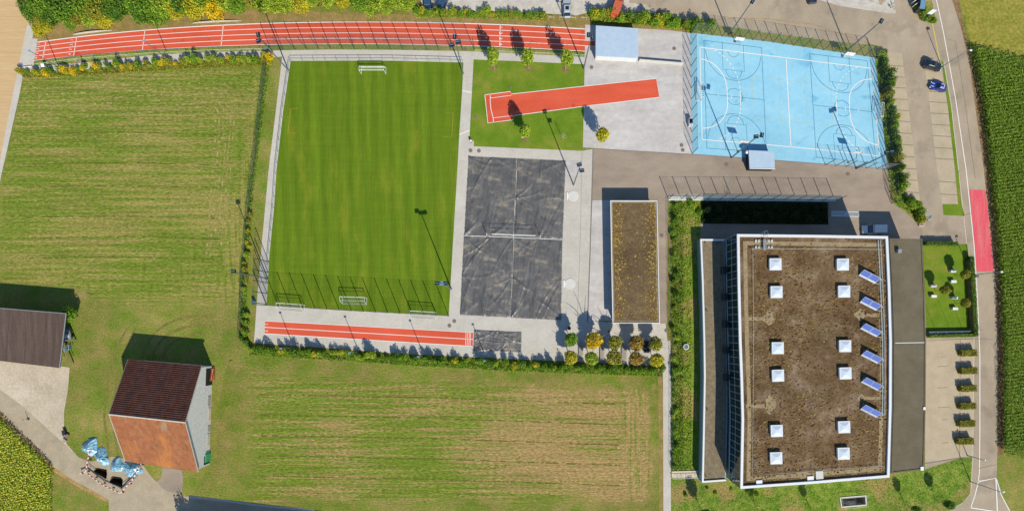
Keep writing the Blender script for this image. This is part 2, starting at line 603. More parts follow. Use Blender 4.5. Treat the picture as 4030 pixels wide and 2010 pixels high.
def pitch_material():
    m = NT('mown_pitch_turf')
    w = m.n('TexWave', wave_type='BANDS', bands_direction='X', wave_profile='SIN')
    w.inputs['Scale'].default_value = 0.105
    w.inputs['Distortion'].default_value = 1.6
    w.inputs['Detail'].default_value = 1
    m.l(m.coord(rot=R(-3)), w.inputs[0])
    c = m.mix(w.outputs['Fac'], A((98, 127, 22)), A((108, 135, 28)))
    f = m.noise(1.3, (2.5, 0.12, 1), R(-3), detail=3, rough=0.6)
    c = m.mul(c, f, 0.9, 1.1)
    c = m.mul(c, m.noise(0.35, (2.2, 0.06, 1), R(-3), detail=4, rough=0.6, loc=(2, 8, 0)), 0.9, 1.1)
    c = m.mul(c, m.noise(0.8, (0.08, 1.6, 1), R(-3), detail=3, rough=0.6, loc=(2, 8, 0)), 0.95, 1.05)
    dry = m.noise(0.11, (1.6, 0.5, 1), 0, detail=6, rough=0.68)
    c = m.mix(m.grey(dry, 0.5, 0.7, 0, 0.5), c, A((150, 152, 46)))
    d2 = m.noise(0.3, (1, 0.6, 1), 0, detail=6, rough=0.75, loc=(9, 3, 0))
    c = m.mix(m.grey(d2, 0.62, 0.76, 0, 0.6), c, A((172, 150, 70)))
    c = m.mul(c, m.noise(5, detail=3), 0.88, 1.12)
    m.bump(m.noise(5, detail=4), 0.6, 0.04)
    return m.done(c, 0.9, 0.1)


M['pitch'] = pitch_material()

big = 1500.0
base = sheet_mesh([(-big, -big), (big, -big), (big, big), (-big, big)], 0.0, [[G(*p) for p in h] for h in HOLES]).build('ground', 'soil_grass')
tag(base, 'rough green and straw coloured grassland under the whole site', 'ground', kind='structure')

sheet('field', [(-700, -600), (150, -600), (128, 40), (100, 150), (80, 245), (55, 355), (31, 469), (0, 640), (-40, 860), (-700, 900)], 1, 'sand_field', 'bare sandy harvested field at the left edge', 'field')
sheet('path', [(140, 60), (128, 150), (97, 265), (75, 380), (55, 470), (28, 590), (10, 667), (-30, 860), (-52, 850), (0, 632), (31, 469), (55, 350), (78, 240), (96, 150), (116, 60)], 2, 'concrete', 'narrow pale farm path beside the sandy field', 'path')
sheet('field', [(92, 300), (330, 292), (560, 276), (800, 264), (1032, 258), (1020, 420), (1000, 600), (978, 800), (962, 1000), (955, 1200), (945, 1390), (880, 1440), (830, 1300), (640, 1240), (420, 1200), (300, 1130), (0, 1110), (-160, 1100), (-100, 900), (20, 660), (60, 470)], 1, 'meadow', 'mown green meadow with straw rows left of the sports ground', 'field')
sheet('field', [(905, 1415), (1010, 1402), (1300, 1422), (1600, 1444), (2020, 1466), (2400, 1482), (2590, 1482), (2596, 1700), (2600, 2140), (1500, 2120), (1240, 2030), (1010, 1978), (760, 1944), (850, 1800), (862, 1600), (880, 1480)], 1, 'stubble', 'stubble field with tan straw rows below the lower running lane', 'field')
sheet('lawn', [(2590, 1450), (2608, 1450), (2609, 2140), (2596, 2140)], 2, 'dry_grass', 'thin dry grass verge between stubble field and path', 'grass')
sheet('grass_bank', [(150, 60), (560, 60), (1000, 40), (1640, 60), (2300, 60), (2302, 112), (2080, 100), (1870, 92), (1540, 85), (1297, 85), (1060, 90), (812, 100), (560, 118), (430, 131), (302, 144), (148, 165), (120, 153)], 1, 'dry_grass', 'strip of dry grass above the long red track', 'grass')
sheet('lawn', [(960, 240), (1110, 224), (1088, 417), (1057, 670), (1033, 930), (1010, 1197), (1000, 1345), (950, 1380), (958, 1100), (985, 800), (1015, 500), (1035, 300)], 2, 'soil_grass', 'dry grass strip between green screen fence and pitch path', 'grass')

# --- top right field, verge and maize ground
sheet('field', [(3760, -200), (4300, -200), (4300, 300), (4030, 235), (3826, 184), (3808, 120), (3775, 0)], 1, 'fieldgold', 'yellowing crop field in the top right corner', 'field')
sheet('lawn', [(3735, -80), (3760, -80), (3790, 90), (3832, 260), (3862, 400), (3890, 660), (3912, 860), (3935, 1080), (3948, 1340), (3948, 1790), (3925, 1788), (3925, 1340), (3917, 1087), (3906, 983), (3872, 670), (3818, 271), (3786, 125), (3747, 0)], 2, 'soil', 'brown and green verge between road and maize', 'grass')

sheet('lawn', [(3925, 1788), (3948, 1790), (4100, 1812), (4100, 2100), (3990, 2100), (3974, 2010), (3940, 1945), (3922, 1882)], 2, 'soil_grass', 'rough grass below the maize in the bottom right corner', 'grass')
# --- asphalt
ASPH = [(2475, -80), (2475, 12), (2590, 50), (2720, 88), (2720, 607), (2334, 584), (2331, 787), (2590, 787), (2578, 1272), (2625, 1272), (2628, 787), (2755, 790), (2755, 950), (3640, 950), (3640, 1845), (3780, 1800), (3828, 1799), (3822, 1940), (3794, 1978), (3740, 2006), (3600, 2030), (3600, 2200), (4000, 2200), (3974, 2010), (3922, 1882), (3925, 1788), (3925, 1340), (3917, 1087), (3906, 983), (3872, 670), (3818, 271), (3786, 125), (3747, 0), (3735, -80)]
road = sheet('road', ASPH, 1, 'asphalt', 'pale beige asphalt road and car park on the right', 'road')
yard = sheet('yard', [(2334, 584), (2724, 607), (3500, 668), (3520, 760), (3600, 850), (3630, 880), (3632, 950), (2755, 950), (2755, 790), (2628, 787), (2625, 1272), (2578, 1272), (2590, 787), (2331, 787)], 2, 'yard', 'grey brown asphalt yard between court and sports hall', 'yard')
sheet('gravel', [(1643, -80), (2480, -80), (2476, 12), (2560, 22), (2585, 52), (2500, 62), (2330, 46), (2270, 62), (2200, 58), (2020, 46), (1750, 42), (1660, 30)], 2, 'gravel', 'pale gravel parking strip along the top edge', 'gravel')
sheet('gravel', [(3221, -60), (3221, 0), (3312, 26), (3505, 55), (3526, 52), (3518, 0), (3512, -60)], 2, 'gravel', 'pale gravel patch by the top road', 'gravel')
sheet('lawn', [(2700, 84), (2860, 104), (3020, 130), (3300, 166), (3453, 180), (3490, 196), (3450, 228), (3442, 226), (3020, 163), (2716, 129)], 3, 'soil_grass', 'narrow grass strip along the top of the blue court', 'grass')
sheet('lawn', [(2303, 60), (2560, 70), (2720, 90), (2720, 131), (2640, 121), (2514, 112), (2303, 98)], 3, 'dry_grass', 'dry grass behind the blue roofed store', 'grass')
sheet('lawn', [(3442, 227), (3478, 200), (3492, 250), (3512, 400), (3530, 560), (3545, 700), (3562, 770), (3628, 800), (3632, 880), (3610, 880), (3560, 830), (3510, 800), (3500, 740), (3492, 665), (3475, 500)], 3, 'weeds', 'green hedge bed between court and car park', 'grass')
sheet('lawn', [(3593, -60), (3593, 0), (3595, 14), (3602, 45), (3617, 79), (3645, 88), (3671, 93), (3682, 93), (3678, 56), (3666, 0), (3660, -60)], 3, 'weeds', 'planted traffic island at the top right', 'grass')
sheet('lawn', [(3704, 238), (3714, 245), (3744, 420), (3772, 670), (3782, 790), (3795, 850), (3713, 846), (3709, 804), (3770, 803), (3758, 670), (3730, 420)], 3, 'lawn', 'thin grass divider between car park and road', 'grass')
stl = sheet('car_park', [(3490, 205), (3549, 210), (3575, 420), (3605, 660), (3622, 800), (3562, 770), (3545, 700), (3530, 560), (3512, 400)], 2, 'stall', 'row of beige parking bays beside the court hedge', 'car park')
str_ = sheet('car_park', [(3638, 266), (3704, 262), (3730, 420), (3758, 670), (3770, 803), (3708, 803), (3684, 640), (3660, 430)], 2, 'stall', 'row of beige parking bays beside the grass divider', 'car park')
lowpark = sheet('car_park', [(3646, 1334), (3835, 1336), (3834, 1500), (3829, 1796), (3777, 1799), (3640, 1822)], 2, 'stall', 'beige car park with clipped hedge blocks beside the annex', 'car park')
for y in (495, 578, 660, 747, 830, 913, 1003, 1090, 1180, 1270, 1355, 1448):
    yy = y * .5214
    xl = np.interp(yy, [205, 400, 560, 700, 770], [3494, 3513, 3532, 3547, 3562])
    xr = np.interp(yy, [210, 420, 660, 800], [3549, 3575, 3605, 3622])
    line('bay_line', [(xl, yy), (xr, yy + 4)], 0.16, 4, 'darkline', stl)
for y in (530, 610, 690, 770, 855, 940, 1025, 1115, 1197, 1285 + 85, 1285 + 180):
    yy = y * .5214
    xl = np.interp(yy, [266, 430, 640, 803], [3638, 3660, 3684, 3708])
    xr = np.interp(yy, [262, 420, 670, 803], [3704, 3730, 3758, 3770])
    line('bay_line', [(xl, yy), (xr, yy + 4)], 0.16, 4, 'darkline', str_)
for y in (1405, 1442, 1526, 1603, 1651, 1742):
    line('bay_line', [(3690 + (y % 7) * 3, y), (3722 + (y % 5) * 6, y - 3)], 0.12, 3, 'darkline', lowpark)
line('kerb', [(3779, 1336), (3778, 1600), (3776, 1798)], 0.12, 3, 'seam', lowpark)
line('kerb', [(3640, 1822), (3777, 1800), (3829, 1796)], 0.22, 3, 'seam', lowpark)
# road markings
line('edge_line', [(3676, -60), (3685, 0), (3713, 130), (3760, 388), (3802, 670), (3833, 962), (3848, 1200), (3856, 1400), (3856, 1700), (3854, 1861), (3849, 1898), (3836, 1950), (3820, 1996)], 0.17, 3, 'white', road)
line('island_line', [(3849, 1893), (3919, 1880), (3925, 2010), (3930, 2100)], 0.24, 3, 'white', road)
line('island_line', [(3820, 1996), (3925, 2012)], 0.2, 3, 'white', road)
line('verge_line', [(3922, 1884), (3940, 1945), (3974, 2010)], 0.18, 3, 'white', road)
line('yellow_line', [(3669.5, 94.5), (3697.5, 238)], 0.18, 3, 'yellow', road)
line('pavement_edge', [(3772, 670), (3792, 845), (3808, 1000), (3826, 1170), (3833, 1340), (3828, 1799), (3820, 1940), (3792, 1976), (3740, 2004)], 0.15, 3, 'kerb', road)
line('pavement_edge', [(3714, 245), (3744, 420), (3772, 670)], 0.15, 4, 'kerb', road)
line('crack', [(3728, 155), (3759, 162), (3780, 290), (3800, 420), (3818, 560), (3838, 700)], 0.08, 3, 'seam', road)
line('crack', [(3648, 1340), (3835, 1332), (3905, 1335)], 0.08, 3, 'seam', road)
line('crack', [(3794, 846), (3824, 838)], 0.08, 3, 'seam', road)
line('crack', [(3850, 1842), (3922, 1826)], 0.08, 3, 'seam', road)
for cx in (3915, 3918, 3921):
    line('crack', [(cx, 1345), (cx - 6, 1365), (cx + 2, 1390), (cx - 4, 1420), (cx, 1450), (cx - 3, 1490)], 0.05, 3, 'seam', road)
sheet('red_patch', [(3815, 746), (3878, 749), (3897, 910), (3911, 1067), (3844, 1069), (3832, 930)], 3, 'redpatch', None, None, parent=road)
line('verge_line', [(2690, 88), (2900, 72), (3020, 76), (3200, 97), (3440, 180)], 0.12, 3, 'edge_dry', road)

# --- concrete paths round the pitch
pathpoly = [(130, 262), (345, 246), (560, 221), (700, 212), (856, 205), (1060, 200), (1290, 196), (1540, 197), (1865, 203), (2020, 211), (2303, 225), (2301, 254), (2020, 241), (1864, 235), (1847, 553), (1865, 555), (1865, 576), (2293, 594), (2334, 586), (2331, 700), (2322, 1000), (2312, 1262), (2400, 1268), (2620, 1272), (2626, 1340), (2640, 1340), (2640, 1860), (2641, 2140), (2611, 2140), (2610, 1700), (2609, 1440), (2225, 1420), (2020, 1412), (1599, 1392), (1302, 1370), (1002, 1349), (1000, 1345), (1010, 1197), (1033, 930), (1057, 670), (1088, 417), (1109, 225), (820, 236), (560, 256), (330, 274), (92, 296), (97, 266)]
paths = sheet('pavement', pathpoly, 2, 'concrete', 'pale concrete paths round the pitch and covered sand court', 'pavement')
plaza = sheet('plaza', [(2303, 98), (2329, 99), (2514, 113), (2640, 121), (2718, 130), (2721, 438), (2724, 607), (2500, 594), (2294, 581), (2301, 254)], 3, 'plaza', 'bright concrete plaza between lawn and blue court', 'plaza')
plaza2 = sheet('plaza', [(2331, 787), (2480, 787), (2480, 1262), (2312, 1262), (2322, 1000)], 3, 'plaza', 'bright concrete terrace left of the clubhouse', 'plaza')
line('joint', [(2334, 586), (2331, 700), (2322, 1000), (2312, 1267)], 0.22, 4, 'seam', paths)
line('joint', [(2294, 582), (2500, 595), (2724, 608)], 0.16, 4, 'seam', plaza)
line('joint', [(2331, 786), (2402, 786)], 0.14, 4, 'seam', plaza2)
line('joint', [(2513, 131), (2600, 132), (2682, 137), (2686, 250), (2690, 400), (2700, 600)], 0.07, 4, 'kerb', plaza)
for t in range(1, 6):
    y = 250 + t * 62
    line('joint', [(2299, y), (2720, y + 6)], 0.03, 4, 'kerb', plaza)
for t in range(1, 12):
    y = 640 + t * 52
    line('joint', [(2224, y), (2325, y + 3)], 0.025, 4, 'kerb', paths)
line('joint', [(2290, 600), (2285, 900), (2272, 1262)], 0.05, 4, 'seam', paths)
line('joint', [(1810, 1243), (2100, 1255), (2312, 1264)], 0.05, 4, 'kerb', paths)
line('arrow_line', [(1819, 357), (1856, 365)], 0.2, 4, 'white', paths)
line('arrow_line', [(1809, 530), (1848, 513)], 0.2, 4, 'white', paths)
sheet('slab', [(2335, 540), (2372, 541), (2372, 584), (2334, 582)], 4, 'concrete', None, None, parent=plaza)
sheet('slab', [(2228, 631), (2291, 634), (2286, 695), (2226, 695)], 4, 'plaza', None, None, parent=paths)
sheet('pavement', [(122, 153), (149, 153), (134, 245), (129, 262), (97, 266), (100, 245), (108, 210)], 3, 'concrete', 'small grey slab at the left end of the long track', 'pavement')

# --- grass areas of the sports ground
pitch = sheet('pitch', [(1144, 241), (1340, 240), (1540, 240), (1824, 247), (1819, 355), (1808, 520), (1800, 670), (1781, 983), (1766, 1241), (1375, 1220), (1049, 1199), (1060, 1004), (1078, 826), (1088, 670), (1114, 443)], 3, 'pitch', 'striped green football pitch in the middle left', 'pitch')
sheet('lawn', [(1864, 236), (2020, 241), (2301, 254), (2297, 420), (2293, 593), (2080, 584), (1866, 575), (1866, 554), (1848, 553), (1856, 400)], 3, 'lawn', 'green lawn around the red jump runway', 'grass')
line('goal_marking', [(1173, 428), (1144, 428), (1133, 523), (1163, 525)], 0.07, 4, 'orangeline', pitch)
line('goal_marking', [(1752, 443), (1784, 443), (1778, 541), (1746, 540)], 0.07, 4, 'orangeline', pitch)

# --- long red track (gently bowed, as surveyed)
tx = np.array([148, 243, 302, 430, 580, 644, 812, 947, 1060, 1203, 1297, 1540, 1650, 1870, 2080, 2302.])
ty = np.array([168, 153, 147.5, 134, 120, 114, 103, 97, 93.5, 90, 88, 87.5, 90, 95, 103, 115.5])
bx = np.array([135, 283, 465, 580, 817, 1060, 1291, 1540, 1787, 2020, 2080, 2302.])
by = np.array([240, 222, 207, 198, 184, 176.5, 174.6, 174, 180, 188, 191, 203])
pt, pb = np.polyfit(tx - 1200, ty, 4), np.polyfit(bx - 1200, by, 4)


def trk(t, f):
    """t along the track 0..1 (left to right), f across 0 (upper) .. 1 (lower)"""
    xa, xb = 148 + 2154 * t, 135 + 2167 * t
    return lerp((xa, float(np.polyval(pt, xa - 1200))), (xb, float(np.polyval(pb, xb - 1200))), f)


TS = [i / 60 for i in range(61)]
track = sheet('running_track', [trk(t, 0) for t in TS] + [trk(t, 1) for t in TS[::-1]], 4, 'tartan', 'long red four lane running track along the top', 'track')
for i, f in enumerate((0, .25, .5, .75, 1.0)):
    line('lane_line', [trk(t, f) for t in TS], 0.2 if i in (0,) else 0.12, 5, 'white', track)
for xt in (181, 302, 571, 879, 1969):
    t = (xt - 148) / 2154
    line('cross_line', [trk(t, f / 8) for f in range(9)], 0.13, 5, 'white', track)
for k in range(30):
    x = 1560 + k * 24
    t = (x - 148) / 2154
    line('tick', [trk(t, 0.735), trk(t, 0.765)], 0.1, 5, 'white', track)
sheet('lane_end', [(2302, 161), (2342, 163), (2342, 181), (2302, 181)], 5, 'tartan', None, None, parent=track)
line('lane_line', [(2302, 160), (2342, 162)], 0.1, 6, 'white', track)
line('lane_line', [(2302, 181), (2342, 183)], 0.1, 6, 'white', track)


def digit(txt, px, size, rot, layer, parent):
    cu = bpy.data.curves.new('lane_number', 'FONT')
    cu.body = txt
    cu.size = size
    cu.align_x = 'CENTER'
    cu.align_y = 'CENTER'
    cu.materials.append(M['white'])
    o = bpy.data.objects.new('lane_number', cu)
    col.objects.link(o)
    x, y = G(*px)
    o.location = (x, y, layer * 0.008)
    o.rotation_euler = (0, 0, rot)
    o.parent = parent
    return o


for i in range(4):
    digit(str(i + 1), lerp(trk(0.8465, 0), trk(0.8465, 1), (i + .5) / 4), 0.95, R(-90), 6, track)
    digit(str(i + 1), lerp(trk(0.064, 0), trk(0.064, 1), (i + .5) / 4), 0.8, R(90), 6, track)
    digit(str(i + 1), lerp(trk(0.003, 0), trk(0.003, 1), (i + .5) / 4), 0.8, R(90), 6, track)

# --- lower two lane track
lt = [(1044, 1262), (1862, 1307), (1860, 1362), (1041, 1312)]
ltrack = sheet('running_track', lt, 4, 'tartan', 'short red two lane track under the pitch', 'track')
for f in (0, .5, 1):
    line('lane_line', [lerp(lt[0], lt[3], f), lerp(lt[1], lt[2], f)], 0.13, 5, 'white', ltrack)
for t in (.966, .974, .982, .988):
    line('finish_line', [lerp(lt[0], lt[1], t), lerp(lt[3], lt[2], t)], 0.1, 5, 'white', ltrack)
digit('1', (1050, 1275), 0.9, R(90), 6, ltrack)
digit('2', (1048, 1302), 0.9, R(90), 6, ltrack)

# --- jump runway
RUN = [(1908, 374), (2010, 361), (2012, 371), (2300, 340), (2583, 310), (2595, 384), (2300, 419), (2021, 456), (2021, 472), (1920, 485)]
runway = sheet('runway', RUN, 5, 'tartan', 'red jump runway with a wide left end across lawn and plaza', 'runway')
line('border_line', RUN + [RUN[0]], 0.13, 6, 'white', runway)
line('border_line', [(1930, 376), (1929, 395), (1932, 430), (1941, 466), (1942, 480)], 0.13, 6, 'white', runway)
line('border_line', [(1931, 387), (2012, 376)], 0.1, 6, 'white', runway)
line('border_line', [(1942, 465), (2021, 455)], 0.1, 6, 'white', runway)

# --- blue court
court = sheet('sports_court', [(2716, 130), (2860, 146), (3020, 164), (3230, 196), (3442, 227), (3464, 400), (3492, 665), (3270, 648), (3051, 631), (2724, 607), (2721, 438)], 4, 'blue', 'light blue ball court with handball and basketball lines', 'court')
CT = ((2754, 187), (3432, 270), (3462, 615), (2763, 550))


def crt(u, v):
    u, v = u / 40.0, v / 20.0
    a, b = lerp(CT[0], CT[1], u), lerp(CT[3], CT[2], u)
    x, y = lerp(a, b, v)
    return (x, y + 7 * (4 * u * (1 - u)) * (v - 0.5) * -0.6 + (-2) * 4 * u * (1 - u))


def cl(pts, w, m, name='court_line', closed=False, layer=6):
    return line(name, [crt(*p) for p in pts], w, layer, m, court, closed)


def arc(cx, cy, r, a0, a1, n=24):
    return [(cx + r * math.cos(R(a0 + (a1 - a0) * i / n)), cy + r * math.sin(R(a0 + (a1 - a0) * i / n))) for i in range(n + 1)]


for s in range(4):
    P4 = [(0, 0), (40, 0), (40, 20), (0, 20)]
    p, q = P4[s], P4[(s + 1) % 4]
    cl([lerp(p, q, i / 12) for i in range(13)], 0.17, 'white')
cl([(20, i * 2) for i in range(11)], 0.17, 'white')
for sx in (0, 1):
    fx = (lambda u: u) if sx == 0 else (lambda u: 40 - u)
    g6 = arc(0, 8.5, 6, -90, 0) + arc(0, 11.5, 6, 0, 90)
    cl([(fx(max(0, u)), v) for u, v in g6], 0.17, 'white', 'goal_area_line')
    g9 = arc(0, 8.5, 9, -68, 0, 40) + arc(0, 11.5, 9, 0, 68, 40)
    for i in range(0, len(g9) - 3, 4):
        cl([(fx(u), v) for u, v in g9[i:i + 3]], 0.16, 'white', 'free_throw_dash')
    cl([(fx(7), 9.5), (fx(7), 10.5)], 0.12, 'white')
    cl([(fx(4), 9.8), (fx(4), 10.2)], 0.12, 'white')
    # small basketball court across this half
    ax, bx_, ya, yb = 1.0, 14.4, -1.6, 21.8
    mid = (ax + bx_) / 2
    for p, q in (((ax, ya), (bx_, ya)), ((bx_, ya), (bx_, yb)), ((bx_, yb), (ax, yb)), ((ax, yb), (ax, ya)), ((ax, 10), (bx_, 10))):
        cl([(fx(lerp(p, q, i / 8)[0]), lerp(p, q, i / 8)[1]) for i in range(9)], 0.10, 'navyline', layer=5)
    cl([(fx(u), v) for u, v in arc(mid, 10, 1.8, 0, 360, 30)], 0.10, 'navyline', layer=5)
    for e in (0, 1):
        fy = (lambda v: v) if e == 0 else (lambda v: 20.2 - v)
        key = [(mid - 2.45, ya), (mid - 2.45, ya + 5.8), (mid + 2.45, ya + 5.8), (mid + 2.45, ya)]
        cl([(fx(u), fy(v)) for u, v in key], 0.10, 'navyline', layer=5)
        cl([(fx(u), fy(v)) for u, v in arc(mid, ya + 5.8, 1.8, 0, 180)], 0.10, 'navyline', layer=5)
        cl([(fx(u), fy(v)) for u, v in arc(mid, ya + 1.6, 6.4, 4, 176, 30)], 0.10, 'navyline', layer=5)
        cl([(fx(u), fy(v)) for u, v in arc(mid, ya + 1.6, 1.25, 0, 180, 12)], 0.08, 'navyline', layer=5)
YL = [(2959, 301), (3270, 338), (3278, 494), (2966, 463)]
for i in range(4):
    line('volleyball_line', [YL[i], YL[(i + 1) % 4]], 0.09, 5, 'yellowline', court)
line('volleyball_line', [(3064, 305), (3073, 490)], 0.09, 5, 'yellowline', court)
line('volleyball_line', [(3166, 300), (3180, 500)], 0.09, 5, 'yellowline', court)
line('court_edge', [(2724, 607), (3051, 631), (3270, 648), (3492, 665)], 0.14, 5, 'seam', court)

# --- greens round the hall
sheet('grass_bank', [(2628, 790), (2757, 790), (2757, 960), (2742, 960), (2744, 1400), (2742, 1850), (2641, 1850), (2640, 1400)], 3, 'weeds', 'steep weedy bank between fence and sports hall', 'grass')
sheet('grass_bank', [(2757, 790), (3000, 791), (3256, 796), (3260, 884), (2757, 880)], 4, 'shadesoil', 'planted bed above the hall with shade painted into its soil', 'grass')
kerbw = MB().prism([G(2630, 773), G(3286, 780), G(3290, 794), G(2630, 789)], 0, 0.22).build('retaining_kerb', 'concreteblock')
tag(kerbw, 'pale concrete kerb wall under the yard fence', 'wall')
sheet('lawn', [(2641, 1880), (2760, 1880), (2770, 1880), (3500, 1860), (3640, 1845), (3780, 1802), (3828, 1800), (3821, 1940), (3792, 1977), (3740, 2005), (3600, 2030), (3600, 2200), (2641, 2200)], 2, 'weeds', 'rough green lawn below the sports hall', 'grass', holes=[WELL])
sheet('lawn', [(3631, 962), (3700, 961), (3805, 960), (3812, 1010), (3826, 1180), (3832, 1325), (3646, 1328), (3640, 1150)], 3, 'lawn', 'small square lawn with seat blocks beside the road', 'grass')

# --- farm corner
sheet('farmyard', [(0, 1400), (235, 1440), (274, 1445), (268, 1530), (252, 1620), (252, 1690), (262, 1745), (310, 1798), (200, 1800), (60, 1660), (-200, 1500), (-200, 1400)], 2, 'dirt', 'dusty pale farmyard in front of the long shed', 'yard')
sheet('lane', [(-200, 1440), (0, 1533), (80, 1590), (160, 1660), (255, 1747), (313, 1799), (360, 1815), (440, 1795), (560, 1815), (568, 1833), (590, 1868), (615, 1893), (652, 1929), (746, 1953), (1010, 1984), (1240, 2008), (1240, 2160), (430, 2160), (430, 2010), (428, 1966), (365, 1929), (287, 1887), (209, 1835), (156, 1773), (78, 1700), (0, 1622), (-200, 1480)], 3, 'lane', 'worn asphalt farm lane curving past the excavation', 'lane', holes=[PIT_A, PIT_B])
sheet('lane', [(640, 1836), (715, 1848), (722, 1880), (718, 1925), (716, 1945), (652, 1929), (615, 1893), (635, 1878)], 4, 'yard', 'grey asphalt apron in front of the barn', 'lane')
sheet('grass_verge', [(0, 1622), (78, 1700), (156, 1773), (209, 1835), (287, 1887), (365, 1929), (428, 1966), (418, 1972), (355, 1941), (278, 1898), (200, 1846), (147, 1784), (70, 1712), (0, 1636)], 4, 'edge_dry', 'dry orange verge along the farm lane', 'grass')
sheet('lawn', [(193, 1842), (278, 1898), (355, 1941), (418, 1972), (428, 2010), (428, 2160), (180, 2160)], 2, 'soil_grass', 'rough grass wedge between sunflowers and lane', 'grass')
kb = MB()
kb.ribbon([G(*p) for p in [(746, 1953), (880, 1968), (1010, 1985), (1240, 2009)]], 0.5, 0.05)
tag(kb.build('kerb', 'kerb'), 'pale kerb along the bottom road', 'kerb', kind='structure')

M['tyretrack'] = ground('rolled_grass', [(.3, (112, 116, 50)), (.6, (140, 132, 70)), (.8, (158, 142, 86))], .8, fine=3, famp=.25)
trk_base = bpy.data.objects['ground']
for (cx, cy, r0, r1, a0, a1) in ((790, 1420, 150, 105, 185, 275), (790, 1420, 190, 140, 180, 282), (790, 1420, 228, 178, 178, 284)):
    pts = [(cx + r0 * math.cos(R(q)), cy + r1 * math.sin(R(q))) for q in np.linspace(a0, a1, 26)]
    line('tyre_track', pts, .55, 2, 'tyretrack', trk_base)
for off in (0, 34):
    line('tyre_track', [(430 + off, 1800), (410 + off, 1640), (425 + off, 1500), (455 + off, 1380), (500 + off, 1290)], .5, 2, 'tyretrack', trk_base)

# broken straw lines left by the mower, bending round the headland
sm = NT('loose_straw')
sm.done(sm.ramp(sm.noise(2), [(.3, (168, 152, 88)), (.7, (200, 186, 124))]), .95, .1)
sm.l(sm.grey(sm.noise(.9, detail=5, rough=.75), .46, .6), sm.b.inputs['Alpha'])
M['straw'] = sm.m
dm = NT('wheel_rut')
dm.done(dm.ramp(dm.noise(2), [(.3, (96, 104, 38)), (.7, (124, 122, 56))]), .95, .1)
dm.l(dm.grey(dm.noise(.6, detail=5, rough=.7), .44, .6), dm.b.inputs['Alpha'])
M['rut'] = dm.m
for k in range(6):
    o_ = k * 15
    pts = [(150, 350 + o_ * 1.6), (500, 335 + o_ * 1.5), (780 - o_, 328 + o_ * 1.4)]
    pts += [(860 - o_ + 60 * math.sin(R(q)) * 1.1, 400 + o_ * 1.2 - 70 * math.cos(R(q))) for q in range(10, 90, 16)]
    pts += [(922 - o_ - j * 6, 470 + o_ + j * 80) for j in range(7)]
    line('straw_line', pts, .3 + .1 * (k % 2), 2.5, 'straw', trk_base)
for y in (520, 640, 730, 850, 930, 1010):
    line('wheel_rut', [(90, y + 6), (500, y), (860, y + 10)], .26, 2.5, 'rut', trk_base)
for x in (2470, 2492, 2516, 2540):
    line('straw_line', [(x - 14, 1530), (x, 1700), (x + 2, 1960)], .34, 2.5, 'straw', trk_base)
for y in (1560, 1640, 1720, 1800, 1880):
    line('wheel_rut', [(1020, y - 8), (1700, y + 4), (2440, y + 30)], .28, 2.5, 'rut', trk_base)
# ================================================================ BUILDINGS
H1, H2, H3 = 3.0, 9.7, 6.5


def roof_mat(name, stops, dots, scale=0.35, lo=0.08):
    m = NT(name)
    c = m.ramp(m.noise(scale, detail=8, rough=0.72), stops)
    v = m.n('TexVoronoi')
    v.inputs['Scale'].default_value = dots[1]
    m.l(m.coord(), v.inputs['Vector'])
    patchy = m.noise(0.18, detail=3, loc=(4, 9, 0))
    k = m.math('MULTIPLY', m.grey(v.outputs['Distance'], dots[2], dots[2] + 0.1, 1, 0), m.grey(patchy, 0.38, 0.6))
    c = m.mix(k, c, A(dots[0]))
    c = m.mul(c, m.noise(0.07, detail=4, rough=0.6, loc=(7, 2, 0)), 0.86, 1.14)
    c = m.mul(c, m.noise(2.0, detail=5, rough=0.8), 0.7, 1.3)
    m.bump(m.noise(3, detail=5, rough=0.8), 1.0, 0.1)
    return m.done(c, 0.95, 0.1)


M['hallroof'] = roof_mat('brown_planted_roof', [(0.3, (84, 64, 42)), (0.42, (108, 86, 60)), (0.52, (124, 102, 76)), (0.6, (140, 120, 98)), (0.72, (164, 146, 126))], ((90, 54, 40), 1.1, 0.2), 0.2)
M['clubroof'] = roof_mat('brown_sedum_roof', [(0.25, (96, 80, 58)), (0.5, (114, 96, 70)), (0.75, (132, 112, 84))], ((128, 100, 56), 1.5, 0.1))
M['gravelroof'] = ground('grey_gravel_roof', [(0.25, (120, 108, 88)), (0.5, (140, 128, 106)), (0.75, (158, 144, 122))], 1.2, fine=4, famp=0.2, bump=0.05)
M['annexroof'] = ground('dark_felt_roof', [(0.25, (104, 98, 78)), (0.5, (116, 108, 90)), (0.75, (128, 118, 100))], 0.3, fine=6, famp=0.12, lo=0.08)
M['gravelband'] = ground('pale_gravel_band', [(0.3, (148, 130, 98)), (0.6, (172, 154, 122)), (0.8, (188, 172, 140))], 1.5, fine=5, famp=0.2)


def offset_poly(poly, d):
    """shift every edge of a plan polygon inwards by d"""
    n = len(poly)
    ar = sum(poly[i][0] * poly[(i + 1) % n][1] - poly[(i + 1) % n][0] * poly[i][1] for i in range(n))
    sgn = 1 if ar > 0 else -1
    out = []
    for i in range(n):
        p0, p1, p2 = Vector(poly[i - 1]), Vector(poly[i]), Vector(poly[(i + 1) % n])
        d1, d2 = (p1 - p0).normalized(), (p2 - p1).normalized()
        n1, n2 = Vector((-d1.y, d1.x)) * sgn, Vector((-d2.y, d2.x)) * sgn
        b = (n1 + n2)
        b = b / max(0.2, b.dot(n1))
        out.append(tuple(p1 + b * d))
    return out


